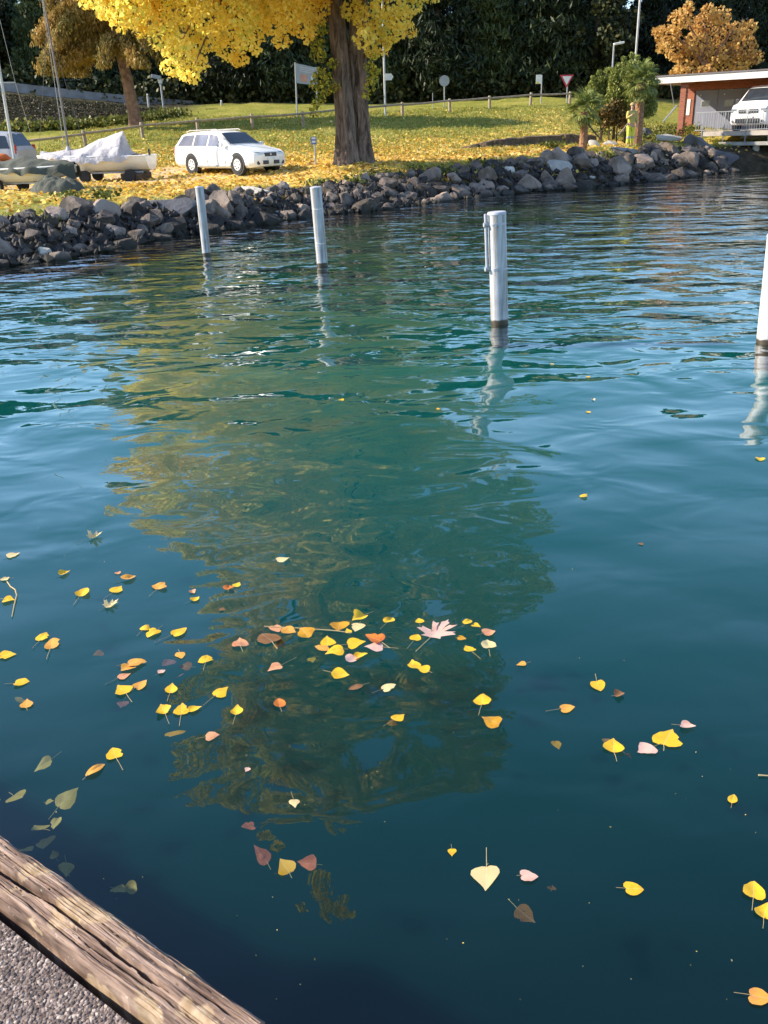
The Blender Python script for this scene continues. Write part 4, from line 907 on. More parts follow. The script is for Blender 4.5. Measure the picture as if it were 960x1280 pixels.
# ------------------------------------------------------------------ dinghies
def hull_mesh(Lh, bw, dp, n=18, sheer=.08):
    secs = []
    for i in range(n):
        t = i / (n - 1); x = -Lh / 2 + Lh * t                # bow at -x
        wv = bw / 2 * min(1, (math.sin(min(t, .62) / .62 * math.pi / 2)) ** .8) * (1 - .18 * max(0, t - .62) / .38); wv = max(wv, .02)
        zt = dp + sheer * (1 - t) ** 2; kb = .22 * dp * (1 - min(1, t * 2.4)) ** 1.5 * 3.2
        secs.append([(x, -wv, zt), (x, -wv * .94, zt - .28 * dp), (x, -wv * .62, kb + .10 * dp), (x, 0, kb), (x, wv * .62, kb + .10 * dp), (x, wv * .94, zt - .28 * dp), (x, wv, zt)])
    return secs
def cover(mb, prof, folds, seed, cols=26):
    """prof rows: x, half width, edge z, ridge z, drop; a cloth with folds"""
    r = np.random.default_rng(seed); prof = np.array(prof); xs = np.linspace(prof[0, 0], prof[-1, 0], 44); V = []
    for i, x in enumerate(xs):
        hw, ez, rz_, dr = [float(np.interp(x, prof[:, 0], prof[:, k])) for k in range(1, 5)]
        for j in range(cols):
            u = j / (cols - 1) * 2 - 1; a = abs(u)
            if a < .78: y = u / .78 * hw; z = ez + (rz_ - ez) * (1 - (a / .78)) ** 1.15
            else: y = math.copysign(hw + (a - .78) * .10, u); z = ez - (a - .78) / .22 * dr
            k = folds * (vnoise(np.array([x * 3.1 + a * 2.2]), np.array([u * 1.6 + seed]), seed)[0] - .5) + folds * .8 * math.sin(x * 9 + u * 7 + 3 * vnoise(np.array([x * 2.0]), np.array([u * 2.]), 5)[0]) * .25 * (a + .15)
            V.append((x, y + k * .5 * math.copysign(1, u) * a, z + k * (.5 + .5 * a)))
    n = cols; mb.add(V, [(i * n + j, i * n + j + 1, (i + 1) * n + j + 1, (i + 1) * n + j) for i in range(43) for j in range(n - 1)]); return mb
q = PY(122, 226, 34.8); q[2] = Z(q[0], q[1])
D1 = empty('covered_dinghy', q, R(-6), 'white sailing dinghy under a crumpled pale tarpaulin with dark mast on trailer', 'boat')
secs = [[(x, y, z + .34) for x, y, z in s] for s in hull_mesh(4.3, 1.5, .5)]
MB().loft(secs, False, False).build('hull', MT['hull'], D1, True, 50)
MB().loft([[secs[-1][0], secs[-1][-1]], [secs[-1][1], secs[-1][-2]], [secs[-1][2], secs[-1][4]], [secs[-1][3], (secs[-1][3][0] + .001, 0, secs[-1][3][2])]], False, False).build('transom', MT['hull'], D1)
MB().tube([s[0] for s in secs], .028, 6).build('gunwale', MT['hull'], D1, True); MB().tube([s[-1] for s in secs], .028, 6).build('gunwale', MT['hull'], D1, True)
o = cover(MB(), [(-2.0, .18, .95, 1.05, .06), (-1.2, .60, .90, 1.10, .14), (-.6, .76, .88, 1.14, .2), (.1, .78, .88, 1.34, .26), (.9, .76, .88, 1.66, .24), (1.22, .74, .88, 1.74, .2), (1.30, .72, .87, 1.2, .16), (1.55, .70, .86, .92, .08)], .17, 3).build('tarpaulin', MT['tarp'], D1, True, 80)
mt = MB().tube([(-.92, 0, .5), (-.90, 0, 3.0), (-.96, 0, 6.6)], [.042, .040, .028], 10).build('mast', MT['darkmast'], D1, True)
MB().tube([(-.92, 0, .98), (-.92, 0, 1.22)], [.14, .06], 10).build('mast_collar', MT['tarp'], D1, True)
for ex, ey in ((-.55, .72), (-.55, -.72), (-2.1, 0)): MB().tube([(-.955, 0, 5.2), (ex, ey, .9)], .008, 4).build('shroud', MT['darkmast'], D1)
MB().tube([(-1.02, .05, 6.3), (-1.12, .1, .9)], .012, 4).build('halyard', MT['alu'], D1)
MB().box((2.1, 0, .80), (.05, .12, .5)).build('rudder_fitting', MT['dark'], D1)
tr1 = MB(); tr1.box((.2, .35, .30), (3.4, .06, .06)).box((.2, -.35, .30), (3.4, .06, .06)).box((-.6, 0, .26), (.06, 1.2, .06)); tr1.build('trailer_frame', MT['grey'], D1)
for x in (-.2, 1.5):
    for s in (-1, 1):
        MB().tube([(x, s * .52, .2), (x, s * .68, .2)], .2, 18).build('trailer_wheel', MT['rubber'], D1, True, 40)
MB().box((1.5, 0, .13), (.75, 1.2, .26)).build('chock', MT['darkbark'], D1, bevel=.02)
# grey green covered boat
q2 = PY(40, 238, 31.0); q2[2] = Z(q2[0], q2[1])
D2 = empty('tarped_boat', q2, R(-24), 'low boat under a grey green tarpaulin with white mast near the stones', 'boat')
secs = [[(-x, y, z + .30) for x, y, z in s] for s in hull_mesh(4.0, 1.45, .42)]
MB().loft(secs, False, False).build('hull', MT['hull'], D2, True, 50); MB().tube([s[0] for s in secs], .03, 6).build('gunwale', MT['hull'], D2, True); MB().tube([s[-1] for s in secs], .03, 6).build('gunwale', MT['hull'], D2, True)
cover(MB(), [(-1.95, .62, .76, .86, .06), (-1.2, .74, .78, .98, .16), (-.2, .75, .78, 1.12, .2), (.6, .68, .80, 1.0, .2), (1.4, .40, .82, .95, .25), (2.05, .10, .80, .88, .4)], .20, 8).build('tarpaulin', MT['greentarp'], D2, True, 80)
hx, hy = np.meshgrid(np.linspace(-1, 1, 40), np.linspace(-1, 1, 30), indexing='ij'); rr_ = np.sqrt(hx ** 2 + hy ** 2)
hz = np.clip(1 - rr_ ** 2.2, 0, 1) ** .6 * (.50 + .5 * (fbm(hx * 1.6 + 3, hy * 1.6, 12) - .47)) + .10 * np.abs(np.sin(hx * 6 + 5 * fbm(hx * 1.3, hy * 1.3, 5) * 3 + hy * 3)) * (rr_ < 1.02) - .05
nn = 30; ia, ja = np.meshgrid(np.arange(39), np.arange(29), indexing='ij'); ka = (ia * nn + ja).ravel()
ob('loose_tarpaulin', mesh_np('loose_tarpaulin', np.stack([1.75 + hx * .95 + hy * .2, -.75 + hy * .5, np.maximum(hz, -.03)], -1).reshape(-1, 3), np.stack([ka, ka + nn, ka + nn + 1, ka + 1], 1), MT['greentarp'], True), D2)
mp_ = np.array([math.cos(R(24)), math.sin(R(24))])
def l2(px, py, Y):
    v = PY(px, py, Y) - q2; a = R(24); return (v[0] * math.cos(a) - v[1] * math.sin(a), v[0] * math.sin(a) + v[1] * math.cos(a), v[2])
m0, m1, m2 = l2(19, 205, 31.2), l2(2, 103, 31.2), l2(-28, -90, 31.2)
MB().tube([m0, m1, m2], [.05, .045, .03], 10).build('mast', MT['alu'], D2, True); MB().tube([l2(-22, 103.5, 31.2), l2(19, 103, 31.2)], .018, 6).build('spreader', MT['alu'], D2)
MB().tube([l2(19, 103, 31.2), l2(38, 166, 32)], .006, 4).build('shroud', MT['alu'], D2); MB().tube([l2(19, 103, 31.2), l2(-26, -80, 31.2)], .006, 4).build('shroud', MT['alu'], D2)
MB().box((m0[0], m0[1], m0[2] - .05), (.16, .16, .3)).build('mast_foot', MT['wood'], D2)
for s in (-1, 1): MB().tube([(-.9, s * .5, .22), (-.9, s * .64, .22)], .22, 18).build('trailer_wheel', MT['rubber'], D2, True, 40)
MB().box((0, .3, .30), (3.2, .05, .05)).box((0, -.3, .30), (3.2, .05, .05)).box((-.9, 0, .24), (.05, 1.2, .05)).build('trailer_frame', MT['grey'], D2)
qo = PY(3, 198, 32.2); OB = tag(MB().tube([qo + np.array([-.6, .1, .0]), qo + np.array([-.2, 0, .05]), qo + np.array([.12, 0, .02]), qo + np.array([.28, 0, -.03])], [.10, .13, .12, .04], 12).build('orange_bundle', MT['orange'], None, True), 'orange rolled cloth bundle lying on the tarped boat at the left edge', 'bundle')

# ------------------------------------------------------------------ boathouse with deck and van
def brick_mat():
    m, n, l, b = newmat('red_brick'); b.inputs['Roughness'].default_value = .9
    tc = n.new('ShaderNodeTexCoord'); mpn = n.new('ShaderNodeMapping'); mpn.inputs['Rotation'].default_value = (R(90), 0, 0); l.new(tc.outputs['Object'], mpn.inputs['Vector'])
    bt = n.new('ShaderNodeTexBrick'); bt.inputs['Scale'].default_value = 1; bt.inputs['Brick Width'].default_value = .25; bt.inputs['Row Height'].default_value = .085; bt.inputs['Mortar Size'].default_value = .008
    bt.inputs['Color1'].default_value = (.34, .10, .055, 1); bt.inputs['Color2'].default_value = (.24, .07, .045, 1); bt.inputs['Mortar'].default_value = (.26, .16, .12, 1)
    l.new(mpn.outputs[0], bt.inputs['Vector']); l.new(bt.outputs[0], b.inputs['Base Color']); return m
MT['brick'] = brick_mat()
cl = PY(815, 97, 49.5); cr = PY(960, 85, 45.8); RZ = cl[2]                       # roof front corners
bd = (cr - cl)[:2]; byaw = math.atan2(bd[1], bd[0]); DZ = 1.62
BH = empty('boathouse', (cl[0], cl[1], DZ), byaw, 'flat roofed red brick boathouse with white fascia and blue grey doors', 'building')
ca, sa = math.cos(byaw), math.sin(byaw)
def lb_(px, py, Y=None, ly=None):                                                # pixel to boathouse local, on its plane y = ly
    d = ray(px, py); o0 = EYEP - np.array([cl[0], cl[1], DZ])
    def L(v): return np.array([v[0] * ca + v[1] * sa, -v[0] * sa + v[1] * ca, v[2]])
    o1, d1 = L(o0), L(d); t = (ly - o1[1]) / d1[1]; return o1 + d1 * t
rh = RZ - DZ
WALLY = 4.4
a1 = lb_(853, 120, ly=WALLY); a2 = lb_(866, 120, ly=WALLY); x_l = a1[0]
print('boathouse', rh, byaw, a1, lb_(866, 160, ly=WALLY), lb_(960, 160, ly=WALLY))
LEN = 16.0
MB().box((LEN / 2, 4.0, rh + .02), (LEN, 8.0, .10)).build('roof', MT['roof'], BH)
MB().box((LEN / 2, -.03, rh - .16), (LEN + .1, .06, .30)).build('fascia', MT['fascia'], BH, bevel=.01); MB().box((-.03, 4, rh - .16), (.06, 8.0, .30)).build('fascia', MT['fascia'], BH, bevel=.01)
MB().box((LEN / 2, -.07, rh + .02), (LEN + .14, .05, .05)).build('drip_edge', MT['roof'], BH)
MB().box((LEN / 2, 2.2, rh - .08), (LEN - .1, 4.3, .04)).build('soffit', MT['soffit'], BH)
for k in range(9): MB().box((.5 + k * 1.9, 2.2, rh - .17), (.12, 4.35, .14)).build('rafter', MT['soffit'], BH)
dl = lb_(866, 140, ly=WALLY)[0]
MB().box((x_l + (dl - x_l) / 2, WALLY + .12, rh / 2 - .1), (dl - x_l, .24, rh)).build('wall', MT['brick'], BH)
MB().box((LEN / 2 + dl / 2, WALLY + .12, rh - .32), (LEN - dl, .24, .50)).build('lintel_wall', MT['brick'], BH)
dr_ = dl + 5.1
MB().box(((LEN + dr_) / 2, WALLY + .12, rh / 2 - .15), (LEN - dr_, .24, rh - .1)).build('wall', MT['brick'], BH)
MB().box((x_l + .12, WALLY + 1.85, rh / 2 - .1), (.24, 3.2, rh)).build('side_wall', MT['brick'], BH)
MB().box((lb_(851, 125, ly=.35)[0] + .14, .35, rh / 2 - .15), (.28, .28, rh - .02)).build('brick_pillar', MT['brick'], BH)
MB().box((lb_(1010, 120, ly=.35)[0] + .1, .35, rh / 2 - .15), (.28, .28, rh - .02)).build('brick_pillar', MT['brick'], BH)
dh = rh - .57 - .02
nl = 4; lw = 5.1 / nl
for k in range(nl):
    d = MB().box((dl + lw * (k + .5), WALLY + .10, dh / 2), (lw - .015, .07, dh)).build('door_leaf', MT['door'], BH, bevel=.008)
    for j in range(1):
        MB().box((dl + lw * (k + .5), WALLY + .06, dh * .66), (.50, .02, .34)).build('door_frame', MT['grey'] if k < 2 else MT['dark'], d)
        MB().box((dl + lw * (k + .5), WALLY + .046, dh * .66), (.42, .012, .26)).build('door_pane', MT['glass'], d)
    MB().tube([(dl + lw * (k + .5) - .3, WALLY + .03, dh * .88), (dl + lw * (k + .5) - .3, WALLY + .07, dh * .88)], .03, 10).build('door_knob', MT['plate'], d)
ps = lb_(860, 134, ly=WALLY); MB().box((ps[0], WALLY - .02, ps[2]), (.24, .02, .80)).build('wall_notice', MT['plate'], BH)
# deck
DX0 = lb_(879, 164, ly=-1.6)[0]
DK = empty('boathouse_deck', (cl[0], cl[1], DZ), byaw, 'timber edged deck on piers with grey bar railing before the boathouse', 'deck')
DF = -1.6; print('deck', DX0)
for k in range(40): MB().box((DX0 + 5.4, DF + .08 + k * .15, -.035), (10.8, .14, .05)).build('plank', MT['deckwood'], DK)
MB().box((DX0 + 5.4, DF - .05, -.10), (10.9, .10, .22)).build('edge_beam', MT['deckwood'], DK, bevel=.01)
MB().box((DX0 + 6.0, DF + .10, -.56), (10.4, .22, .16)).build('lower_beam', MT['concrete'], DK, bevel=.01)
RXS = lb_(872, 150, ly=DF - .02)[0]
for x in np.arange(RXS + .3, RXS + 8.5, 1.05): MB().tube([(x, DF - .12, -.48), (x, DF - .12, .84)], .022, 6).build('railing_post', MT['grey'], DK)
MB().box((RXS + 4.1, DF - .12, .85), (8.3, .045, .035)).build('top_rail', MT['grey'], DK); MB().box((RXS + 4.1, DF - .12, .06), (8.3, .035, .03)).build('bottom_rail', MT['grey'], DK)
BMh = MB().box((0, 0, .455), (.016, .016, .76)).mesh('baluster', MT['grey'])
for x in np.arange(RXS, RXS + 8.2, .115): ob('baluster', BMh, DK, (x, DF - .12, 0))
for x in (DX0 + 1.6, DX0 + 2.5, DX0 + 5, DX0 + 7.5):
    for y in (DF + .3, DF + 2.2): MB().tube([(x, y, -3.2), (x, y, -.64)], [.17, .16], 12).build('pier', MT['stonepale'], DK, True, 40)
MB().box((DX0 + 5.6, DF + 3.0, -1.2), (9.6, .3, 2.0)).build('abutment', MT['concrete'], DK)
# van on the deck
vx = lb_(913, 150, ly=-1.1)
st3 = [(0, .40, .70, .80, .70, .62), (.06, .28, .92, 1.0, .86, .78), (.25, .24, 1.02, 1.12, .92, .84), (.75, .22, 1.10, 1.22, .95, .84), (1.45, .22, 1.14, 1.84, .95, .72), (1.8, .22, 1.14, 1.94, .95, .74), (3.5, .22, 1.14, 1.96, .95, .74), (4.6, .25, 1.14, 1.93, .94, .73), (4.78, .35, 1.1, 1.75, .92, .72), (4.85, .45, 1.0, 1.05, .88, .7)]
vyaw = byaw - R(90) + R(-4)
vc_ = np.array([vx[0] + .97, -1.15 + 2.43, 0])
vw = np.array([cl[0] + vc_[0] * ca - vc_[1] * sa, cl[1] + vc_[0] * sa + vc_[1] * ca, DZ + .0])
van, X, g, side = car('white_van', 'white van with dark windscreen parked on the deck facing the railing', vw, vyaw, st3, MT['carwhite'], (.9, 3.85), .33, [(1.05, 1.55, 2.0, 2.0, .06, .92), (2.1, 2.1, 3.3, 3.3, .06, .92), (3.4, 3.4, 4.55, 4.5, .06, .92)], (.80, 1.42))
for s in (-1, 1):
    MB().box((X(.10), s * .70, .86), (.16, .30, .18)).build('headlight', MT['lamp'], van, bevel=.03); MB().box((X(1.15), s * 1.06, 1.28), (.12, .18, .24)).build('wing_mirror', MT['dark'], van, bevel=.03); MB().tube([(X(-.0), s * .7, .40), (X(.06), s * .7, .40)], .06, 10).build('fog_lamp', MT['dark'], van)
MB().box((X(.0), 0, .84), (.10, .92, .16)).build('grille', MT['dark'], van, bevel=.02); MB().tube([(X(-.06), 0, .84), (X(.0), 0, .84)], .085, 18).build('emblem', MT['alu'], van, True, 30)
MB().box((X(-.0), 0, .42), (.08, 1.15, .20)).build('lower_grille', MT['dark'], van, bevel=.02); MB().box((X(-.05), 0, .58), (.02, .5, .11)).build('number_plate', MT['plate'], van)
# slab and diagonal poles beside the boathouse
sp_ = PY(835, 157, 46.0); sp_[2] = Z(sp_[0], sp_[1]) + .22
rock(PALE[2], sp_, 1.75, 'flat pale stone slab on the bank beside the brick pillar', 'stone_slab', (0, .05, .2), (1, .6, .42), None)
tag(MB().tube([PY(829, 152, 46.6), PY(846, 132, 47.0)], .035, 6).build('leaning_pole', MT['grey'], None), 'grey pole leaning from the stone slab towards the brick pillar', 'pole')
tag(MB().tube([PY(843, 134, 47.6), PY(838, 104, 48.2)], .02, 6).build('guy_pole', MT['darkmast'], None), 'thin dark rod hanging below the boathouse eave', 'pole')
# chalet behind
q = PY(957, 60, 76); q[2] = Z(q[0], q[1]) - .3; CH = empty('chalet', q, R(8), 'brown wooden house with overhanging gable roof behind the orange tree', 'building')
ez = (PY(944, 57, 74) - q)[2]; MB().box((4.6, 4, ez / 2 + .5), (7.4, 7, ez + 1.0)).build('wall', MT['housewood'], CH)
rp = [(-.8, ez - .05), (4.6, ez + 3.9), (10, ez - .05), (10, ez + .22), (4.6, ez + 4.2), (-.8, ez + .22)]
rf = MB().add([(x, -1.6, z) for x, z in rp] + [(x, 8, z) for x, z in rp], [(0, 1, 4, 5), (1, 2, 3, 4), (11, 10, 7, 6), (10, 9, 8, 7), (0, 6, 7, 1), (1, 7, 8, 2), (5, 4, 10, 11), (4, 3, 9, 10), (0, 5, 11, 6), (2, 8, 9, 3)]).build('roof', MT['housewood'], CH)
for wx in (2.6, 6.4):
    wnd = MB().box((wx, .47, ez * .55), (1.1, .06, 1.2)).build('window', MT['white'], CH); MB().box((wx, .43, ez * .55), (.9, .03, 1.0)).build('pane', MT['glass'], wnd)

# ------------------------------------------------------------------ soil step on the lawn
secs = []; r = np.random.default_rng(3)
for i in range(60):
    t = i / 59; px = 572 + (745 - 572) * t; b, k = bank_hit(px, np.interp(t, [0, .5, 1], [187, 182, 178])); z = Z(b[0], b[1]); w_ = lambda q, sd: float(fbm(np.array([t * q]), np.array([.3]), sd, 3)[0] - .44)
    hgt = .36 * math.sin(min(t * 2.2, 1) * 1.57) * (1 + .7 * w_(9, 5)); y_ = .35 * w_(7, 8)
    secs.append([(b[0], b[1] + y_ - .16, z - .08), (b[0], b[1] + y_ + .03 + .1 * w_(25, 3), z + hgt * .5), (b[0], b[1] + y_ + .06 + .1 * w_(25, 6), z + hgt * .95), (b[0], b[1] + y_ + .25, z + hgt + .02), (b[0], b[1] + y_ + .6, z + hgt * .9 - .03), (b[0], b[1] + 2.6, z - .05)])
tag(MB().loft(secs, False, False).build('soil_step', MT['soil'], None, True, 60), 'dark cut edge of bare soil stepping across the grass slope', None, None, 'structure')

# ------------------------------------------------------------------ person in yellow
q = PY(788, 168, 42.0); q[2] = Z(q[0], q[1])
def skin_body(name, joints, edges, mtl, parent, sub=2, root=0):
    me = bpy.data.meshes.new(name); me.from_pydata([j[:3] for j in joints], edges, []); o = bpy.data.objects.new(name, me); link(o, parent)
    o.modifiers.new('s', 'SKIN'); sv = me.skin_vertices[0].data
    for i, j in enumerate(joints): sv[i].radius = (j[3], j[4] if len(j) > 4 else j[3]); sv[i].use_root = i == root
    m = o.modifiers.new('d', 'SUBSURF'); m.levels = m.render_levels = sub; me.materials.append(mtl); 
    for m_ in o.modifiers:
        if m_.type == 'SKIN': m_.use_smooth_shade = True
    return o
PE = empty('person', q, R(20), 'person in tan hat and bright yellow trousers standing against the tall palm trunk', 'person')
J = [(0, 0, .92, .15, .11), (0, 0, 1.12, .14, .10), (0, 0, 1.36, .17, .11), (0, 0, 1.47, .07, .06), (0, -.01, 1.55, .05, .05), (0, -.02, 1.62, .085, .09), (0, -.02, 1.72, .075, .085),
     (-.19, 0, 1.40, .065), (-.27, -.06, 1.16, .05), (-.16, -.22, 1.28, .04), (-.12, -.26, 1.33, .03), (.19, 0, 1.40, .065), (.25, .02, 1.14, .05), (.24, -.10, .92, .038), (.24, -.12, .85, .03),
     (-.10, 0, .84, .09), (-.11, -.02, .48, .065), (-.11, .02, .08, .05), (-.11, -.12, .04, .04), (.10, 0, .84, .09), (.12, -.02, .48, .065), (.12, .02, .08, .05), (.12, -.12, .04, .04)]
Eg = [(0, 1), (1, 2), (2, 3), (3, 4), (4, 5), (5, 6), (2, 7), (7, 8), (8, 9), (9, 10), (2, 11), (11, 12), (12, 13), (13, 14), (0, 15), (15, 16), (16, 17), (17, 18), (0, 19), (19, 20), (20, 21), (21, 22)]
skin_body('body', J, Eg, MT['skin'], PE)
g_ = 1.22
skin_body('jacket', [(0, 0, .86, .19, .14), (0, 0, 1.12, .175, .135), (0, 0, 1.36, .20, .14), (0, 0, 1.44, .10, .09), (-.19, 0, 1.40, .085), (-.27, -.06, 1.16, .07), (-.18, -.20, 1.26, .058), (.19, 0, 1.40, .085), (.25, .02, 1.14, .07), (.24, -.08, .95, .056)], [(0, 1), (1, 2), (2, 3), (2, 4), (4, 5), (5, 6), (2, 7), (7, 8), (8, 9)], mat('olive_yellow_cloth', (.50, .44, .12), .8, (.38, .32, .09), 7), PE)
skin_body('trousers', [(0, 0, .92, .18, .13), (-.10, 0, .80, .11), (-.11, -.02, .48, .085), (-.11, .02, .12, .075), (.10, 0, .80, .11), (.12, -.02, .48, .085), (.12, .02, .12, .075)], [(0, 1), (1, 2), (2, 3), (0, 4), (4, 5), (5, 6)], MT['hivis'], PE)
for s in (-.11, .12): MB().tube([(s, -.015, .36), (s, -.012, .44)], .092, 12, False).build('reflective_band', MT['grey'], PE, True)
MB().tube([(0, -.01, 1.68), (0, -.01, 1.74), (0, -.01, 1.79)], [.115, .105, .05], 14).build('hat', MT['tan'], PE, True)
for s in (-1, 1):
    MB().box((s * .035, -.105, 1.66), (.022, .012, .012)).build('eye', MT['dark'], PE)
    hc = np.array([-.12, -.26, 1.33]) if s < 0 else np.array([.24, -.12, .85]); 
    for k in range(5):
        a = (k - 2) * .018; d = np.array([a * .8, -.05, .045]) if s < 0 else np.array([a * .6, -.03, -.07]); b = hc + np.array([a, 0, 0]); L_ = (.7, .95, 1, .92, .75)[k]
        MB().tube([b, b + d * .55 * L_, b + d * L_ + np.array([0, -.008, 0])], [.010, .009, .006], 6).build('finger', MT['skin'], PE, True)

# ------------------------------------------------------------------ mooring piles
def pile_mat(k=1.0):
    m, n, l, b = newmat('pile_steel'); b.inputs['Roughness'].default_value = .5
    ge = n.new('ShaderNodeNewGeometry'); sx = n.new('ShaderNodeSeparateXYZ'); l.new(ge.outputs['Position'], sx.inputs[0])
    tc = n.new('ShaderNodeTexCoord'); nz = n.new('ShaderNodeTexNoise'); nz.inputs['Scale'].default_value = 5; nz.inputs['Detail'].default_value = 7; l.new(tc.outputs['Object'], nz.inputs['Vector'])
    mpp = n.new('ShaderNodeMapping'); mpp.inputs['Scale'].default_value = (14, 14, .8); l.new(tc.outputs['Object'], mpp.inputs['Vector'])
    n3 = n.new('ShaderNodeTexNoise'); n3.inputs['Scale'].default_value = 1.5; n3.inputs['Detail'].default_value = 5; l.new(mpp.outputs[0], n3.inputs['Vector'])
    r = ramp(n, [(.25, (.36 * k, .35 * k, .37 * k)), (.5, (.47 * k, .47 * k, .49 * k)), (.8, (.54 * k, .54 * k, .56 * k))]); l.new(nz.outputs[0], r.inputs[0])
    r3 = ramp(n, [(.46, (1, 1, 1)), (.62, (.62, .55, .48))]); l.new(n3.outputs[0], r3.inputs[0])
    mu = n.new('ShaderNodeMix'); mu.data_type = 'RGBA'; mu.blend_type = 'MULTIPLY'; mu.inputs[0].default_value = 1; l.new(r.outputs[0], mu.inputs[6]); l.new(r3.outputs[0], mu.inputs[7])
    ad = n.new('ShaderNodeMath'); ad.operation = 'MULTIPLY_ADD'; ad.inputs[1].default_value = -.08; l.new(nz.outputs[0], ad.inputs[0]); l.new(sx.outputs[2], ad.inputs[2])
    r2 = ramp(n, [(.0, (1, 1, 1)), (.004, (.8, .8, .8)), (.02, (0, 0, 0))]); l.new(ad.outputs[0], r2.inputs[0])
    mx = n.new('ShaderNodeMix'); mx.data_type = 'RGBA'; l.new(r2.outputs[0], mx.inputs[0]); l.new(mu.outputs[2], mx.inputs[6]); mx.inputs[7].default_value = (.05, .035, .02, 1)
    l.new(mx.outputs[2], b.inputs['Base Color'])
    bp = n.new('ShaderNodeBump'); bp.inputs['Distance'].default_value = .004; l.new(nz.outputs[0], bp.inputs['Height']); l.new(bp.outputs[0], b.inputs['Normal']); return m
MT['pile'] = pile_mat(); MT['pilelit'] = pile_mat(1.5)  # second copy is brighter: full sun on the thick pile put into its colour
PL = [((258.5, 319), (249, 233), .082, 'slim steel mooring pile nearest the stone bank with flat top'), ((403, 332), (394.5, 233), .098, 'steel mooring pile with rounded cap and rope scratches'),
      ((624.5, 404), (621, 264.5), .106, 'grey steel mooring pile carrying a vertical guide rod on brackets'), ((960, 428), (975, 292), .118, 'bright white mooring pile cut off by the picture edge')]
PL[3] = (*PL[3][:3], 'thick sunlit mooring pile standing farthest from the stone bank')
for k, (b, t, r_, lb) in enumerate(PL):
    p = PZ(*b, 0); tp_ = PY(*t, p[1]) - p; o = empty('mooring_pile', p, 0, lb, 'mooring pile', 'steel mooring piles in the lake')
    d = tp_ / tp_[2]; f = lambda z: d * z
    MB().tube([f(-1.7), f(0), f(tp_[2] * .5), f(tp_[2] - .03)], r_, 32).build('tube', MT['pile' if k < 3 else 'pilelit'], o, True, 40)
    MB().tube([f(tp_[2] - .03), f(tp_[2] - .012), f(tp_[2])], [r_ * 1.04, r_ * 1.04, r_ * (.96 if k != 1 else .75)], 32).build('cap', MT['steel'], o, True, 40)
    if k == 2:
        ld = np.array([-1, -.25, 0]) / 1.03; z1, z2 = tp_[2] - .02, tp_[2] - .66
        MB().tube([f(z2) + ld * (r_ + .035), f(z1) + ld * (r_ + .035)], .017, 10).build('guide_rod', MT['steel'], o, True)
        for z in (z1 - .12, z2 + .02):
            MB().tube([f(z) + ld * (r_ - .01), f(z) + ld * (r_ + .06)], .026, 10).build('bracket', MT['grey'], o, True)
            MB().tube([f(z) + np.array([.02, -r_ * .9, -.0]) + ld * .06, f(z) + np.array([.02, -r_ - .03, 0]) + ld * .07], .022, 8).build('bolt', MT['grey'], o, True)
        for z in (tp_[2] - .13, tp_[2] - .64): MB().tube([f(z - .012), f(z + .012)], r_ * 1.018, 32, False).build('strap', MT['steel'], o, True)
    if k == 1:
        for z in (1.0, .42): MB().tube([f(z + .04 * math.sin(a)) + np.array([math.cos(a), math.sin(a), 0]) * r_ * 1.01 for a in np.linspace(3.6, 5.6, 10)], .006, 5).build('scratched_rope_mark', MT['plate'], o)

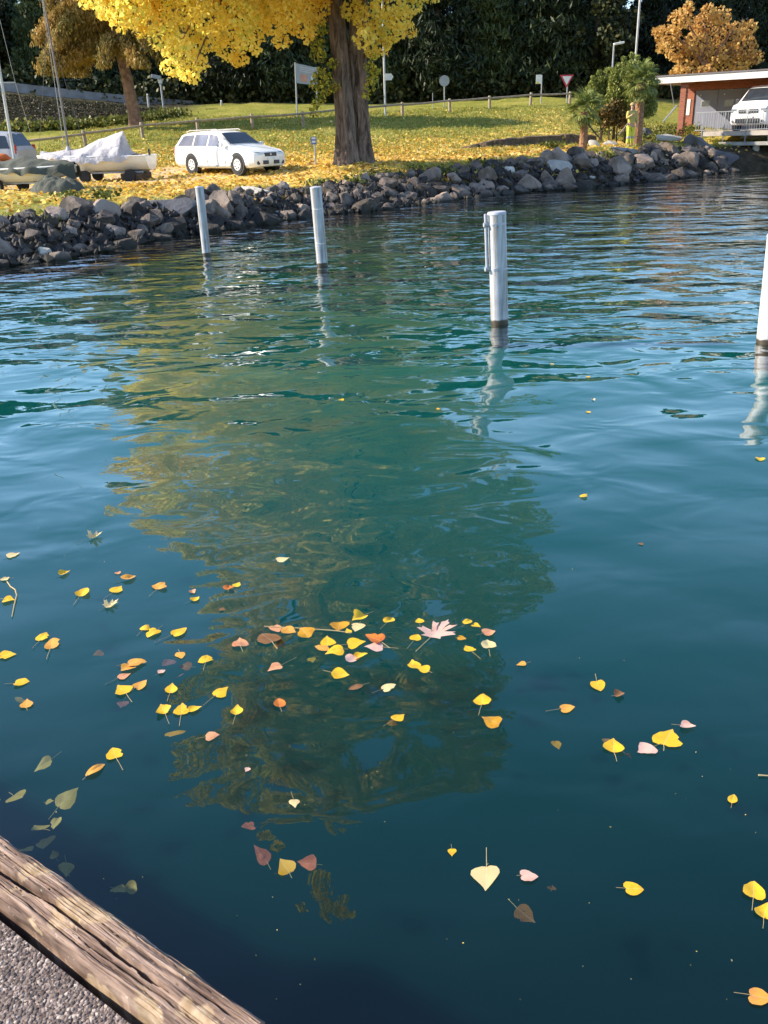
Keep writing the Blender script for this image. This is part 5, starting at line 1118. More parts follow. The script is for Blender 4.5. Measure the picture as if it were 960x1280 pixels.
# ------------------------------------------------------------------ quay: timber edge beam and exposed aggregate paving
QZ = .60
e0, e1 = PZ(0, 1043, QZ), PZ(338, 1280, QZ)
ed = (e1 - e0)[:2]; eyaw = math.atan2(ed[1], ed[0]); ED = ed / np.hypot(*ed); EN = np.array([-ED[1], ED[0]])       # EN points to the water
g0, g1 = PZ(0, 1118, QZ), PZ(205, 1280, QZ)
BW = float(np.dot(e0[:2] - g0[:2], EN)); BW2 = float(np.dot(e1[:2] - g1[:2], EN)); print('beam width', BW, BW2)
BWm = (BW + BW2) / 2
def timber(name, label, s0, s1, seed, endcut=True):
    ns, nw = int((s1 - s0) / .004), 74
    S, Wd = np.meshgrid(np.linspace(s0, s1, ns), np.linspace(0, 1, nw), indexing='ij')
    edge = .010 * (fbm(S * 3.0, S * 0 + 1, seed) - .47) * 2 + .006 * (fbm(S * 15, S * 0, seed + 4) - .47)
    wpos = Wd * BWm + edge * Wd - .008 * (fbm(S * 4, S * 0 + 8, seed + 9) - .47) * 2 * (1 - Wd)
    rnd_ = np.minimum(Wd, 1 - Wd) * BWm; z = -.012 * np.exp(-(rnd_ / .008) ** 2)
    z = z + .010 * (fbm(S * 2.2, Wd * 3, seed + 2) - .47) + .0095 * (fbm(S * 5, Wd * 34, seed + 3, 4) - .47) + .0050 * (fbm(S * 30, Wd * 70, seed + 5, 3) - .44) + .009 * sstep(.38, .46, Wd + .10 * (fbm(S * 2.6, S * 0 + 21, 21, 4) - .47) * 2)
    def crack(c, wd, dp, lo, hi, amp, sd):
        cen = c + amp * (fbm(S * 2.6, S * 0 + sd, sd, 4) - .47) * 2 + .018 * (vnoise(S * 40, S * 0, sd) - .5) + .012 * (vnoise(S * 95, S * 0, sd + 3) - .5); ww = wd * (.35 + 1.5 * vnoise(S * 5, S * 0, sd + 1)) * sstep(lo, lo + .08, S) * sstep(hi, hi - .08, S)
        return -dp * np.exp(-((Wd - cen) / np.maximum(ww, 1e-4)) ** 4)
    L0 = s1
    z = z + crack(.42, .048, .075, s0 - 1, L0 - .20, .10, 21) + crack(.70, .014, .012, s0, L0, .06, 33) + crack(.20, .010, .010, s0, L0 - .1, .05, 41) + crack(.62, .035, .03, s0 - 1, s0 + .55, .05, 52) + crack(.30, .018, .016, L0 - .5, L0, .08, 61) + crack(.86, .008, .006, s0, L0, .03, 71)
    X_ = S; Y_ = wpos - BWm; V = np.stack([X_, Y_, z], -1)
    n0 = ns * nw; Vt = V.reshape(-1, 3); bot = Vt.copy()
    i, j = np.meshgrid(np.arange(ns - 1), np.arange(nw - 1), indexing='ij'); a = (i * nw + j).ravel(); Fs = [np.stack([a, a + nw, a + nw + 1, a + 1], 1)]
    # sides
    sideA = V[:, 0].copy(); sideA[:, 2] = -.22; sideB = V[:, -1].copy(); sideB[:, 2] = -.22; eA = V[0].copy(); eA[:, 2] = -.22; eB = V[-1].copy(); eB[:, 2] = -.22
    allV = [Vt, sideA, sideB, eA, eB]; o1 = len(Vt); o2 = o1 + ns; o3 = o2 + ns; o4 = o3 + nw; k = np.arange(ns - 1); kw = np.arange(nw - 1)
    Fs += [np.stack([k * nw, o1 + k, o1 + k + 1, (k + 1) * nw], 1), np.stack([k * nw + nw - 1, (k + 1) * nw + nw - 1, o2 + k + 1, o2 + k], 1), np.stack([kw, kw + 1, o3 + kw + 1, o3 + kw], 1), np.stack([(ns - 1) * nw + kw, o4 + kw, o4 + kw + 1, (ns - 1) * nw + kw + 1], 1)]
    me = mesh_np(name, np.concatenate(allV), np.concatenate(Fs), TIMB, True); me.set_sharp_from_angle(angle=R(50))
    o = ob(name, me); o.location = (e0[0], e0[1], QZ); o.rotation_euler = (0, 0, eyaw); return tag(o, label, 'beam')
def timber_mat():
    m, n, l, b = newmat('weathered_timber'); b.inputs['Roughness'].default_value = .9; b.inputs['Specular IOR Level'].default_value = .15
    tc = n.new('ShaderNodeTexCoord')
    def nz(sc_, s, d, rot=(0, 0, 0), di=0):
        mp = n.new('ShaderNodeMapping'); mp.inputs['Scale'].default_value = sc_; l.new(tc.outputs['Object'], mp.inputs['Vector'])
        x = n.new('ShaderNodeTexNoise'); x.inputs['Scale'].default_value = s; x.inputs['Detail'].default_value = d; x.inputs['Distortion'].default_value = di; l.new(mp.outputs[0], x.inputs['Vector']); return x.outputs[0]
    g = nz((3, 60, 10), 2.0, 8, di=.3); r = ramp(n, [(.30, (.07, .048, .038)), (.47, (.24, .17, .135)), (.62, (.37, .275, .22)), (.80, (.52, .42, .36))]); l.new(g, r.inputs[0])
    big = nz((4, 9, 4), 1.6, 5); rb = ramp(n, [(.35, (.72, .66, .64)), (.65, (1.1, 1.05, 1.0))]); l.new(big, rb.inputs[0])
    mu = n.new('ShaderNodeMix'); mu.data_type = 'RGBA'; mu.blend_type = 'MULTIPLY'; mu.inputs[0].default_value = 1; l.new(r.outputs[0], mu.inputs[6]); l.new(rb.outputs[0], mu.inputs[7])
    li = nz((1, 1.3, 1), 8, 7, di=.3); rl = ramp(n, [(.57, (0, 0, 0)), (.60, (.8, .8, .8))]); l.new(li, rl.inputs[0])
    lc = nz((1, 1, 1), 40, 5); rc = ramp(n, [(.3, (.30, .20, .11)), (.7, (.56, .42, .28))]); l.new(lc, rc.inputs[0])
    mx = n.new('ShaderNodeMix'); mx.data_type = 'RGBA'; l.new(rl.outputs[0], mx.inputs[0]); l.new(mu.outputs[2], mx.inputs[6]); l.new(rc.outputs[0], mx.inputs[7])
    sx = n.new('ShaderNodeSeparateXYZ'); l.new(tc.outputs['Object'], sx.inputs[0])
    sp = nz((1, 1, 1), 90, 4); rs2 = ramp(n, [(.66, (0, 0, 0)), (.72, (.6, .6, .6))]); l.new(sp, rs2.inputs[0])
    m3 = n.new('ShaderNodeMix'); m3.data_type = 'RGBA'; l.new(rs2.outputs[0], m3.inputs[0]); l.new(mx.outputs[2], m3.inputs[6]); m3.inputs[7].default_value = (.68, .58, .52, 1)
    l.new(m3.outputs[2], b.inputs['Base Color'])
    bp = n.new('ShaderNodeBump'); bp.inputs['Distance'].default_value = .006; l.new(g, bp.inputs['Height']); l.new(bp.outputs[0], b.inputs['Normal']); return m
TIMB = timber_mat()
Lb = float(np.hypot(*ed))
timber('edge_beam', 'weathered cracked timber beam with pale lichen along the paved quay edge', -.75, Lb - .012, 11)
timber('edge_beam', 'end of the next timber beam butted against the cracked one', Lb + .004, Lb + 1.3, 31)
# paving
def agg_mat():
    m, n, l, b = newmat('exposed_aggregate'); b.inputs['Roughness'].default_value = .9
    tc = n.new('ShaderNodeTexCoord')
    vo = n.new('ShaderNodeTexVoronoi'); vo.inputs['Scale'].default_value = 130; l.new(tc.outputs['Object'], vo.inputs['Vector'])
    nz_ = n.new('ShaderNodeTexNoise'); nz_.inputs['Scale'].default_value = 9; nz_.inputs['Detail'].default_value = 6; l.new(tc.outputs['Object'], nz_.inputs['Vector'])
    sp = n.new('ShaderNodeSeparateColor'); l.new(vo.outputs['Color'], sp.inputs[0])
    r = ramp(n, [(0, (.07, .052, .045)), (.5, (.15, .112, .10)), (.9, (.28, .22, .19)), (1, (.46, .39, .34))]); l.new(sp.outputs[0], r.inputs[0])
    r2 = ramp(n, [(.3, (.7, .7, .7)), (.7, (1.1, 1.08, 1.05))]); l.new(nz_.outputs[0], r2.inputs[0])
    mu = n.new('ShaderNodeMix'); mu.data_type = 'RGBA'; mu.blend_type = 'MULTIPLY'; mu.inputs[0].default_value = 1; l.new(r.outputs[0], mu.inputs[6]); l.new(r2.outputs[0], mu.inputs[7]); l.new(mu.outputs[2], b.inputs['Base Color'])
    bp = n.new('ShaderNodeBump'); bp.invert = True; bp.inputs['Distance'].default_value = .006; l.new(vo.outputs['Distance'], bp.inputs['Height']); l.new(bp.outputs[0], b.inputs['Normal']); return m
GAP = .028
def qpt(s, wd, z): v = e0[:2] + ED * s + EN * wd; return (v[0], v[1], z)
y1 = -BWm - GAP
pv = MB().add([qpt(-8, y1, QZ - .03), qpt(8, y1, QZ - .03), qpt(8, -9, QZ - .03), qpt(-8, -9, QZ - .03), qpt(-8, y1, -2), qpt(8, y1, -2), qpt(8, -9, -2), qpt(-8, -9, -2)], [(3, 2, 1, 0), (0, 1, 5, 4), (1, 2, 6, 5), (2, 3, 7, 6), (3, 0, 4, 7)]).build('quay', agg_mat())
tag(pv, 'paved quay of exposed gravel aggregate', None, None, 'structure')
wl_ = MB().add([qpt(-8, -.06, QZ - .235), qpt(8, -.06, QZ - .235), qpt(8, y1 - .02, QZ - .235), qpt(-8, y1 - .02, QZ - .235), qpt(-8, -.06, -2), qpt(8, -.06, -2)], [(0, 1, 2, 3), (4, 5, 1, 0)]).build('quay_wall', MT['concrete']); tag(wl_, 'concrete quay wall under the timber beam', 'wall')
# pebbles standing proud of the paving
V = []; Fc = []; rn = []; octv = np.array([[1, 0, 0], [0, 1, 0], [-1, 0, 0], [0, -1, 0], [0, 0, 1], [.7, .7, .55], [-.7, .7, .55], [-.7, -.7, .55], [.7, -.7, .55]]); octf = [(0, 5, 4), (5, 1, 4), (1, 6, 4), (6, 2, 4), (2, 7, 4), (7, 3, 4), (3, 8, 4), (8, 0, 4)]
for k in range(13000):
    s = rng.uniform(-.25, .8); wd = y1 - .003 - abs(rng.uniform(0, .45)); x, y, z = qpt(s, wd, QZ - .0315); a = rng.uniform(.0016, .0046); q = octv * np.array([a * rng.uniform(.7, 1.4), a, a * rng.uniform(.5, .95)]); an = rng.uniform(0, 6.28)
    q = np.stack([q[:, 0] * math.cos(an) - q[:, 1] * math.sin(an), q[:, 0] * math.sin(an) + q[:, 1] * math.cos(an), q[:, 2]], 1)
    n0 = 9 * k; V.append(q + np.array([x, y, z])); Fc += [(a_ + n0, b_ + n0, c_ + n0) for a_, b_, c_ in octf]; rn += [rng.uniform(0, 1)] * 8
PEB = leafmat('pebbles', [(0, (.06, .043, .036)), (.45, (.15, .105, .09)), (.8, (.27, .20, .17)), (1, (.56, .46, .40))], 0.0, .8)
tag(ob('paving_pebbles', mesh_np('pebbles', np.concatenate(V), Fc, PEB, True, rn)), 'small pebbles standing proud of the quay paving', 'pebbles', None, 'stuff')

# ------------------------------------------------------------------ leaf litter and grass on the bank
def scatter(n, fn):
    pts = []
    while len(pts) < n:
        x = rng.uniform(-16, 20, 4000); y = rng.uniform(20, 60, 4000); k = rng.uniform(0, 1, 4000) < fn(x, y); pts += list(zip(x[k], y[k]))
    P = np.array(pts[:n]); return np.column_stack([P, np.concatenate([Zs(c[:, 0], c[:, 1]) for c in np.array_split(P, 10)])])
def dens(x, y):
    d, t = poly_dist(np.stack([x, y], 1), WL); wd = np.interp(t, np.arange(len(WL)), np.hypot(*(VL - WL)[:, :2].T))
    dt = np.hypot((x - TREE[0]) / 1.6, y - TREE[1]); return (d > wd * .45) * np.clip(1.15 - dt / 13, .10, 1) * (1 - .6 * (np.abs(y - CAR[1] - .3) < 2.6) * (x < -3)) * (vnoise(x * .9, y * .9, 4) * .8 + .3)
P = scatter(15000, dens); P[:, 2] += .03
tag(cloud('fallen_leaves', P, .14, MT['litter'], None, flat=.75), 'yellow fallen leaves strewn over the bank and gravel', 'fallen leaves', None, 'stuff')
def dgr(x, y):
    d, t = poly_dist(np.stack([x, y], 1), WL); wd = np.interp(t, np.arange(len(WL)), np.hypot(*(VL - WL)[:, :2].T)); near = (d > wd * .8) * (d < wd + 1.6)
    return near * .9 * (vnoise(x * 1.5, y * 1.5, 8) > .35) + (d > wd + 2.5) * (y > 38) * .35
P = scatter(16000, dgr); P = np.repeat(P, 3, axis=0) + rng.normal(size=(48000, 3)) * np.array([.06, .06, 0]); P[:, 2] += .05
tag(cloud('grass', P, .15, MT['grassblade'], None, droop=-2.2, aspect=.22), 'short yellow green grass along the top of the bank', 'grass', None, 'stuff')
C = []
for px, py, r_ in [(800, 166, .5), (822, 170, .6), (835, 168, .6), (850, 166, .5), (865, 164, .35), (760, 200, .3), (690, 185, .3), (812, 176, .5), (780, 172, .3), (470, 224, .3), (520, 216, .3), (555, 220, .25), (600, 208, .25), (440, 232, .25), (400, 236, .25), (755, 168, .4), (130, 250, .25), (90, 252, .25)]:
    b, t = bank_hit(px, py); C.append(b + np.array([0, 0, .15]) + rng.normal(size=(int(420 * r_), 3)) * r_ * np.array([.8, .5, .3]))
C = np.concatenate(C); tag(cloud('bank_plants', C, .11, MT['weed'], None), 'green ground plants growing between the stones of the bank', 'plants', None, 'stuff')

# ------------------------------------------------------------------ floating leaves
def fleaf(name, c, edge, rough=.55):
    m, n, l, b = newmat(name); b.inputs['Roughness'].default_value = rough; b.inputs['Specular IOR Level'].default_value = .35
    tc = n.new('ShaderNodeTexCoord'); oi = n.new('ShaderNodeObjectInfo')
    nz_ = n.new('ShaderNodeTexNoise'); nz_.noise_dimensions = '4D'; nz_.inputs['Scale'].default_value = 1.7; nz_.inputs['Detail'].default_value = 5; l.new(tc.outputs['Object'], nz_.inputs['Vector'])
    mu = n.new('ShaderNodeMath'); mu.operation = 'MULTIPLY'; mu.inputs[1].default_value = 50; l.new(oi.outputs['Random'], mu.inputs[0]); l.new(mu.outputs[0], nz_.inputs['W'])
    r = ramp(n, [(.30, edge), (.46, c), (.75, tuple(min(.9, x * 1.12) for x in c))]); l.new(nz_.outputs[0], r.inputs[0])
    ns = n.new('ShaderNodeTexNoise'); ns.noise_dimensions = '4D'; ns.inputs['Scale'].default_value = 7; ns.inputs['Detail'].default_value = 4; l.new(tc.outputs['Object'], ns.inputs['Vector']); l.new(mu.outputs[0], ns.inputs['W'])
    rs_ = ramp(n, [(.66, (0, 0, 0)), (.72, (.75, .75, .75))]); l.new(ns.outputs[0], rs_.inputs[0])
    msp = n.new('ShaderNodeMix'); msp.data_type = 'RGBA'; l.new(rs_.outputs[0], msp.inputs[0]); l.new(r.outputs[0], msp.inputs[6]); msp.inputs[7].default_value = (*[x * .38 for x in c], 1)
    # veins: a midrib and side veins, slightly paler
    sx = n.new('ShaderNodeSeparateXYZ'); l.new(tc.outputs['Object'], sx.inputs[0]); ab = n.new('ShaderNodeMath'); ab.operation = 'ABSOLUTE'; l.new(sx.outputs[0], ab.inputs[0])
    vr = ramp(n, [(.0, (.6, .6, .6)), (.022, (0, 0, 0))]); l.new(ab.outputs[0], vr.inputs[0])
    wv = n.new('ShaderNodeMath'); wv.operation = 'MULTIPLY_ADD'; wv.inputs[1].default_value = -.9; l.new(ab.outputs[0], wv.inputs[0]); l.new(sx.outputs[1], wv.inputs[2])
    sn = n.new('ShaderNodeMath'); sn.operation = 'SINE'; m5 = n.new('ShaderNodeMath'); m5.operation = 'MULTIPLY'; m5.inputs[1].default_value = 38; l.new(wv.outputs[0], m5.inputs[0]); l.new(m5.outputs[0], sn.inputs[0])
    v2 = ramp(n, [(.93, (0, 0, 0)), (1, (.3, .3, .3))]); l.new(sn.outputs[0], v2.inputs[0])
    mxv = n.new('ShaderNodeMath'); mxv.operation = 'MAXIMUM'; l.new(vr.outputs[0], mxv.inputs[0]); l.new(v2.outputs[0], mxv.inputs[1])
    mx = n.new('ShaderNodeMix'); mx.data_type = 'RGBA'; l.new(mxv.outputs[0], mx.inputs[0]); l.new(msp.outputs[2], mx.inputs[6]); mx.inputs[7].default_value = (*[min(.85, x * .6 + .28) for x in c], 1)
    l.new(mx.outputs[2], b.inputs['Base Color'])
    t = n.new('ShaderNodeBsdfTranslucent'); l.new(mx.outputs[2], t.inputs[0]); ms = n.new('ShaderNodeMixShader'); ms.inputs[0].default_value = .15; l.new(b.outputs[0], ms.inputs[1]); l.new(t.outputs[0], ms.inputs[2]); l.new(ms.outputs[0], n['Material Output'].inputs[0])
    return m
FLM = dict(y=fleaf('leaf_yellow', (.80, .47, .018), (.66, .34, .02)), d=fleaf('leaf_deep_yellow', (.60, .29, .015), (.36, .15, .015)), o=fleaf('leaf_orange_yellow', (.74, .34, .05), (.62, .26, .07)), s=fleaf('leaf_salmon', (.66, .30, .15), (.55, .17, .07)),
           p=fleaf('leaf_pale_pink', (.68, .42, .34), (.58, .28, .2)), k=fleaf('leaf_rose', (.72, .20, .12), (.5, .12, .07)), w=fleaf('leaf_cream', (.70, .54, .26), (.6, .42, .16)), r=fleaf('leaf_orange', (.62, .17, .02), (.36, .08, .02)), b=fleaf('leaf_brown', (.24, .11, .04), (.12, .05, .02)), u=fleaf('leaf_purple_brown', (.24, .11, .12), (.11, .05, .05)), g=fleaf('leaf_water_dimmed', (.36, .25, .07), (.26, .17, .04)))  # last one, olive: the water's dimming of sunken yellow leaves put into the colour
STK = mat('leaf_stalk', (.48, .36, .17), .6, (.36, .26, .12), 5)
OUT = {
 'poplar': [(0, -.42), (.16, -.44), (.36, -.38), (.48, -.24), (.49, -.10), (.42, .04), (.31, .18), (.20, .30), (.10, .42), (.02, .56)],
 'heart': [(0, -.40), (.14, -.47), (.32, -.44), (.44, -.30), (.47, -.12), (.42, .06), (.30, .24), (.15, .40), (.02, .52)],
 'oval': [(0, -.48), (.12, -.46), (.24, -.34), (.31, -.14), (.30, .08), (.22, .28), (.10, .46), (.01, .56)],
 'maple': [(0, -.42), (.10, -.40), (.34, -.46), (.28, -.28), (.50, -.18), (.72, -.10), (.56, .0), (.60, .10), (.34, .06), (.22, .06), (.36, .34), (.44, .56), (.28, .48), (.20, .52), (.13, .26), (.10, .40), (.14, .62), (.04, .70), (.0, .86)],
}
_lm = {}
def leaf_mesh(kind, seed, curl):
    r = np.random.default_rng(seed); half = OUT[kind]; sx = r.uniform(.78, 1.08) if kind != 'maple' else 1; sh = r.uniform(-.18, .18); asym = r.uniform(.82, 1.1)
    jit = .035 if kind != 'maple' else .02; nk = r.integers(2, len(half) - 2) if (r.uniform() < .3 and kind != 'maple') else -1
    out = [((x * sx * (1 + r.normal(0, jit))) * (.72 if i == nk else 1), y + sh * x + r.normal(0, jit * .5)) for i, (x, y) in enumerate(half)]; left = [(-x * sx * asym * (1 + r.normal(0, jit)), y - sh * x + r.normal(0, jit * .5)) for x, y in half[-2:0:-1]]
    ring = out + left; n = len(ring); V = []; ph = r.uniform(0, 6.28); bend = r.uniform(-.25, .35) * curl; fold = r.uniform(-.1, .5) * curl
    def zf(x, y): return fold * abs(x) * .8 + bend * (x * x + y * y) * 1.0 + .05 * curl * math.sin(5 * x + 4 * y + ph)
    for f in (1.0, .62, .3):
        for x, y in ring: V.append((x * f, (y + .02) * f - .02, zf(x * f, y * f)))
    V.append((0, -.02, 0)); Fs = []
    for L_ in range(2):
        for k in range(n): Fs.append((L_ * n + k, L_ * n + (k + 1) % n, (L_ + 1) * n + (k + 1) % n, (L_ + 1) * n + k))
    for k in range(n): Fs.append((2 * n + k, 2 * n + (k + 1) % n, 3 * n))
    mb = MB().add(V, Fs); return mb
STM = {}
LBL = {'y': ('yellow heart shaped leaf floating flat on the calm water', 'yellow leaves floating on the lake'), 'd': ('deep golden leaf floating on the calm water', 'golden leaves floating on the lake'), 'o': ('orange yellow leaf floating on the calm water', 'orange yellow leaves floating on the lake'), 's': ('salmon coloured leaf floating on the calm water', 'salmon leaves floating on the lake'), 'p': ('pale pink leaf floating on the calm water', 'pale pink leaves floating on the lake'), 'w': ('cream coloured leaf floating on the calm water', 'cream leaves floating on the lake'),
       'r': ('bright orange leaf floating on the calm water', 'orange leaves floating on the lake'), 'b': ('small brown leaf in the water', 'brown leaves in the lake'), 'u': ('purple brown leaf sunk just below the surface', 'purple brown leaves in the lake'), 'k': ('rose coloured leaf floating on the calm water', 'rose leaves floating on the lake'), 'g': ('dim olive leaf sunk below the water surface', 'sunken olive leaves in the lake')}
nleaf = 0
def floatleaf(px, py, wpx, colr, stalk=None, kind=None, depth=0.0, label=None, curl=None, lift=0.0):
    global nleaf
    nleaf += 1; random.seed(nleaf * 31 + int(px)); kind = kind or random.choice(['poplar', 'poplar', 'heart'])
    z0 = -depth if depth else .004 + lift
    p = PZ(px, py, z0); dist = float((p - EYEP) @ fw); size = wpx * dist / F * (1.0 if kind != 'maple' else .75)
    if kind == 'oval': size *= 1.25
    curl = curl if curl is not None else (random.choice([.3, .5, .8, 1.1]) if not depth else .6)
    mb = leaf_mesh(kind, nleaf, curl); me = mb.mesh('floating_leaf', FLM[colr], True)
    o = bpy.data.objects.new('sunken_leaf' if depth else 'floating_leaf', me); col.objects.link(o)
    if stalk is not None:
        e = PZ(stalk[0], stalk[1], z0); d = (p - e)[:2]; ang = math.atan2(d[1], d[0]) - math.pi / 2; sl_ = max(np.hypot(*d) / size - .40, .25)
    else: ang = random.uniform(0, 6.28); sl_ = random.choice([0, .35, .6])
    zmin = min(v[2] for v in mb.v)
    o.location = (p[0], p[1], z0 - (min(zmin, 0) * size * .8 if not depth else 0)); o.scale = (size,) * 3
    o.rotation_euler = (0 if not depth else random.uniform(-.4, .4), 0 if not depth else random.uniform(-.4, .4), ang)
    lb, gp = LBL[colr]
    if depth and colr not in 'gub': lb, gp = ('dim ' + lb.split(' floating')[0] + ' sunk below the surface').replace('dim dim', 'dim'), 'sunken ' + gp.replace(' floating on', ' in')
    def zone():
        if math.hypot((px - 430) / 1.6, py - 800) < 42: return 'among the dense leaf cluster on the straight twig'
        if px < 135 and py < 900: return 'near the thin bent twig'
        if px < 260 and py >= 900: return 'close beside the cracked timber beam'
        if px < 330 and py < 960: return 'between the bent twig and the dense leaf cluster'
        if py < 640: return 'out among the mooring piles'
        if px > 640 and py < 1020: return 'near the large torn yellow leaf'
        if py >= 1020: return 'around the largest cream leaf'
        return 'scattered about the pink maple leaf'
    lb = lb.replace(' flat on the calm water', '').replace(' on the calm water', '').replace(' in the water', ' floating').replace(' sunk just below the surface', ' sunk').replace(' sunk below the water surface', ' sunk').replace(' sunk below the surface', ' sunk') + ' ' + zone()
    tag(o, label or lb, 'leaf', gp if not label else None)
    if sl_:
        sl_ = min(sl_, 1.3); b = random.uniform(-.12, .12)
        MB().tube([(0, -.40, .012), (b * .6, -.40 - sl_ * .5, .02), (b, -.40 - sl_, .012)], [.015, .011, .013], 5).build('stalk', STK, o, True)
    return o
FL = [(117, 672, 20, 'w', (95, 679), 'maple'), (16, 694, 17, 'w', (3, 698)), (80, 717, 15, 'y', (69, 721)), (6, 724, 11, 'w'), (11, 750, 17, 'y', (-4, 749)), (104, 741, 21, 'y', (90, 757)), (148, 716, 8, 's'), (161, 723, 18, 'o', (143, 729)), (146, 737, 18, 'y', (131, 749)), (201, 733, 19, 'o', (188, 746)),
 (54, 796, 21, 'y', (43, 811)), (65, 805, 25, 'o', (61, 825)), (9, 819, 20, 'y', (-8, 821)), (182, 785, 14, 'y', (171, 796)), (191, 792, 20, 'y', (204, 782)), (224, 790, 22, 'y', (195, 804)), (27, 853, 18, 'y', (5, 856)), (171, 829, 24, 'o', (146, 832)), (160, 836, 20, 'o', None), (155, 845, 17, 's', (131, 855)), (202, 840, 10, 'p'), (226, 819, 16, 'o', (224, 812)),
 (153, 863, 25, 'y', (168, 877)), (176, 856, 20, 'o', (164, 865)), (214, 861, 21, 'y', (210, 877)), (276, 865, 24, 'y', (253, 882)), (296, 889, 19, 'y', (292, 906)), (204, 888, 20, 'y', (214, 905)), (227, 887, 26, 'y', (226, 908)), (243, 886, 18, 'y', (230, 889)), (265, 920, 18, 's', (245, 924)), (33, 880, 20, 'o'), (143, 942, 24, 'y', (151, 964)), (119, 963, 22, 'o', (102, 975), 'oval'),
 (309, 962, 9, 'p'), (368, 1004, 16, 'w', (365, 990)), (353, 699, 17, 'w'), (286, 735, 15, 'r'), (296, 731, 13, 'y'), (258, 824, 19, 'y', (256, 839)), (244, 749, 12, 'y', (232, 755)), (241, 740, 9, 's'), (278, 762, 8, 'b'),
 (345, 786, 20, 's'), (361, 788, 20, 'o'), (334, 798, 30, 'b', (350, 811)), (381, 792, 25, 'd'), (300, 804, 24, 's'), (344, 835, 20, 's', (372, 823)), (424, 783, 25, 'd'), (449, 773, 22, 'y'), (447, 784, 20, 'w'), (435, 789, 12, 'y'), (409, 802, 25, 'y'), (403, 811, 16, 'o', None, 'oval'), (444, 804, 24, 'y'), (419, 815, 25, 'y', (434, 812)), (468, 799, 30, 'r', None), (468, 809, 24, 'p', (498, 810)), (450, 821, 20, 'y'), (440, 824, 19, 'p'), (425, 843, 24, 'y', (403, 840)),
 (487, 776, 17, 'y', (475, 787)), (524, 776, 12, 'y', (526, 784)), (517, 831, 22, 'y'), (529, 837, 18, 'y'), (486, 859, 20, 'w', (465, 867)), (498, 897, 18, 'y', (479, 908)), (520, 797, 16, 'y', (510, 812)), (585, 778, 14, 'y'), (595, 782, 13, 'y'), (586, 811, 16, 'y', (600, 824)), (610, 806, 23, 'w', (613, 821)), (611, 791, 17, 's'), (652, 830, 13, 'o'), (603, 875, 23, 'y', (601, 895)), (614, 902, 27, 'd'),
 (748, 857, 23, 'y', (742, 843)), (774, 869, 14, 'b'), (709, 885, 20, 'o', (682, 889)), (767, 933, 28, 'y', (768, 952)), (808, 937, 25, 'p', (827, 930)), (859, 908, 19, 'p'), (916, 999, 14, 'y', (913, 1010), 'oval'), (730, 620, 13, 'y', (723, 624)), (950, 574, 13, 'y'), (801, 680, 7, 'b'), (735, 515, 7, 'y'), (427, 500, 9, 'y'), (548, 511, 7, 'y'), (742, 500, 6, 'w'), (690, 455, 6, 'w'), (735, 471, 6, 'y'), (565, 1065, 13, 'y'), (661, 1095, 23, 'p', (646, 1094)), (792, 1111, 24, 'y', (770, 1110)), (942, 1113, 30, 'y', (941, 1139)), (957, 1139, 28, 'y', (950, 1160)), (577, 798, 12, 'd'), (445, 859, 15, 'b', None, 'oval')]
for a in FL: floatleaf(*a[:4], *(a[4:5]), kind=a[5] if len(a) > 5 else None)
floatleaf(546, 790, 50, 'p', (520, 815), 'maple', 0, 'large pale pink five lobed maple leaf floating beside the golden leaf cluster', .25)
floatleaf(137, 757, 22, 'w', (124, 763), 'maple', 0, 'curled cream and yellow lobed leaf floating near small yellow leaves', .9)
floatleaf(349, 879, 20, 'r', None, 'heart', 0, 'curled bright orange leaf floating alone below the leaf cluster', .7)
floatleaf(834, 923, 38, 'y', (826, 938), 'poplar', 0, 'large torn bright yellow leaf touching a pale pink leaf', .2)
floatleaf(608, 1096, 40, 'w', (609, 1060), 'poplar', 0, 'largest pale cream leaf with its straight stalk pointing away from the quay', .2)
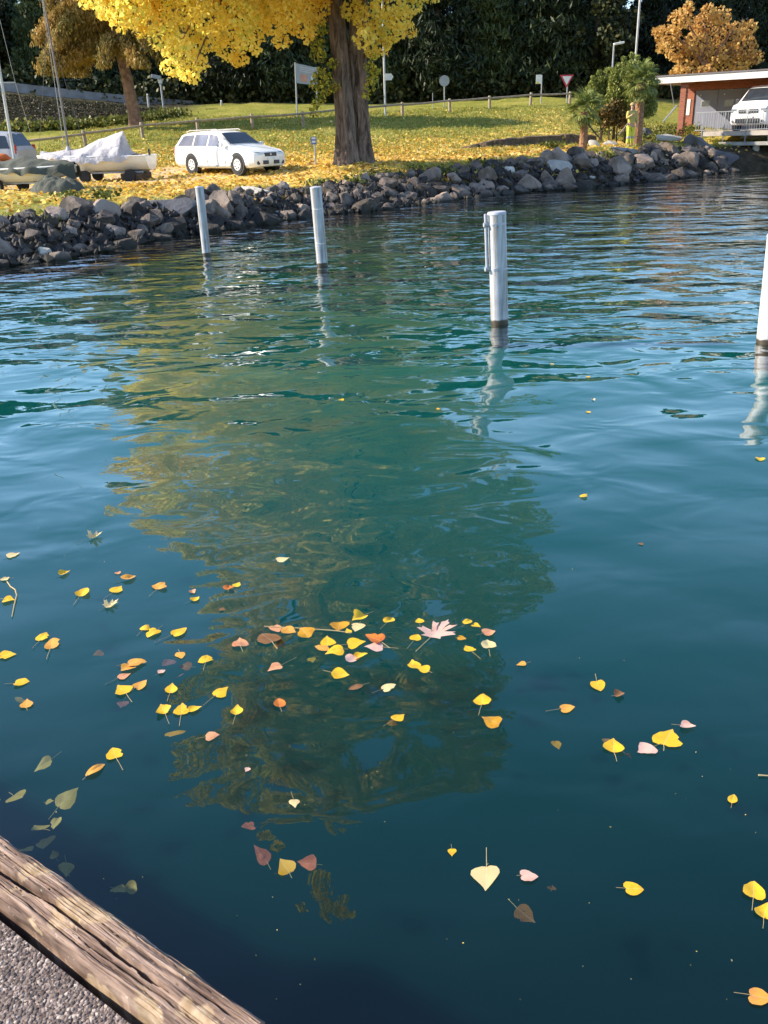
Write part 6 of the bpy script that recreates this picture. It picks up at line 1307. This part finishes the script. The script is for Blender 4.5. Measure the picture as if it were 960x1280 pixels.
floatleaf(950, 1246, 28, 'o', (917, 1240), 'heart', 0, 'orange yellow rounded leaf with long pale stalk far along the quay edge', .2)
SUB = [(210, 828, 20, 'u', .04), (232, 833, 18, 'b', .06), (123, 817, 13, 'b', .05), (153, 880, 15, 'u', .05), (220, 917, 31, 'd', .05), (24, 875, 15, 'g', .08), (55, 956, 25, 'g', .07), (22, 996, 27, 'g', .09), (84, 998, 32, 'g', .06), (62, 1002, 12, 'g', .08), (49, 1035, 23, 'g', .06), (70, 1029, 16, 'g', .15), (57, 1054, 25, 'g', .14), (35, 1062, 18, 'g', .06), (68, 1068, 12, 'g', .15), (83, 1086, 20, 'g', .08), (149, 1112, 20, 'g', .08), (163, 1110, 19, 'g', .1),
       (310, 1034, 18, 'k', .03), (327, 1069, 29, 'k', .04), (357, 1084, 32, 'd', .04), (385, 1079, 24, 'k', .02), (390, 825, 12, 'g', .08), (696, 931, 15, 'd', .08), (656, 1143, 28, 'b', .06), (690, 1110, 14, 'b', .1), (490, 903, 12, 'b', .05), (350, 806, 16, 'b', .04), (785, 945, 10, 'b', .08), (757, 926, 12, 'b', .05), (225, 845, 16, 'u', .07)]
for x, y, wp, c_, dp in SUB: floatleaf(x, y, wp, c_, None, None, dp)
def twig(pts, r0, lb):
    P = [PZ(x, y, .006) for x, y in pts]; tag(MB().tube(P, [r0] * (len(P) - 1) + [r0 * .6], 6).build('floating_twig', STK, None, True), lb, 'twig')
twig([(9, 727), (13, 733), (19, 737), (21, 744), (18, 756), (15, 771)], .0035, 'thin bent twig floating beside two yellow leaves')
twig([(330, 783), (370, 785), (415, 788), (440, 791)], .003, 'straight thin twig floating through the golden leaf cluster')
twig([(948, 969), (966, 970)], .0035, 'short pale stick floating far out by itself')
# dust and tiny flecks drifting on the surface
P = np.array([PZ(rng.uniform(-40, 1000), rng.uniform(560, 1250), .003) for k in range(90)])
tag(cloud('floating_flecks', P, rng.uniform(.002, .006, len(P)), MT['litter'], None, rng.uniform(.6, 1, len(P)), flat=.97), 'tiny pale flecks drifting on the calm water', 'flecks', None, 'stuff')
random.seed(99)
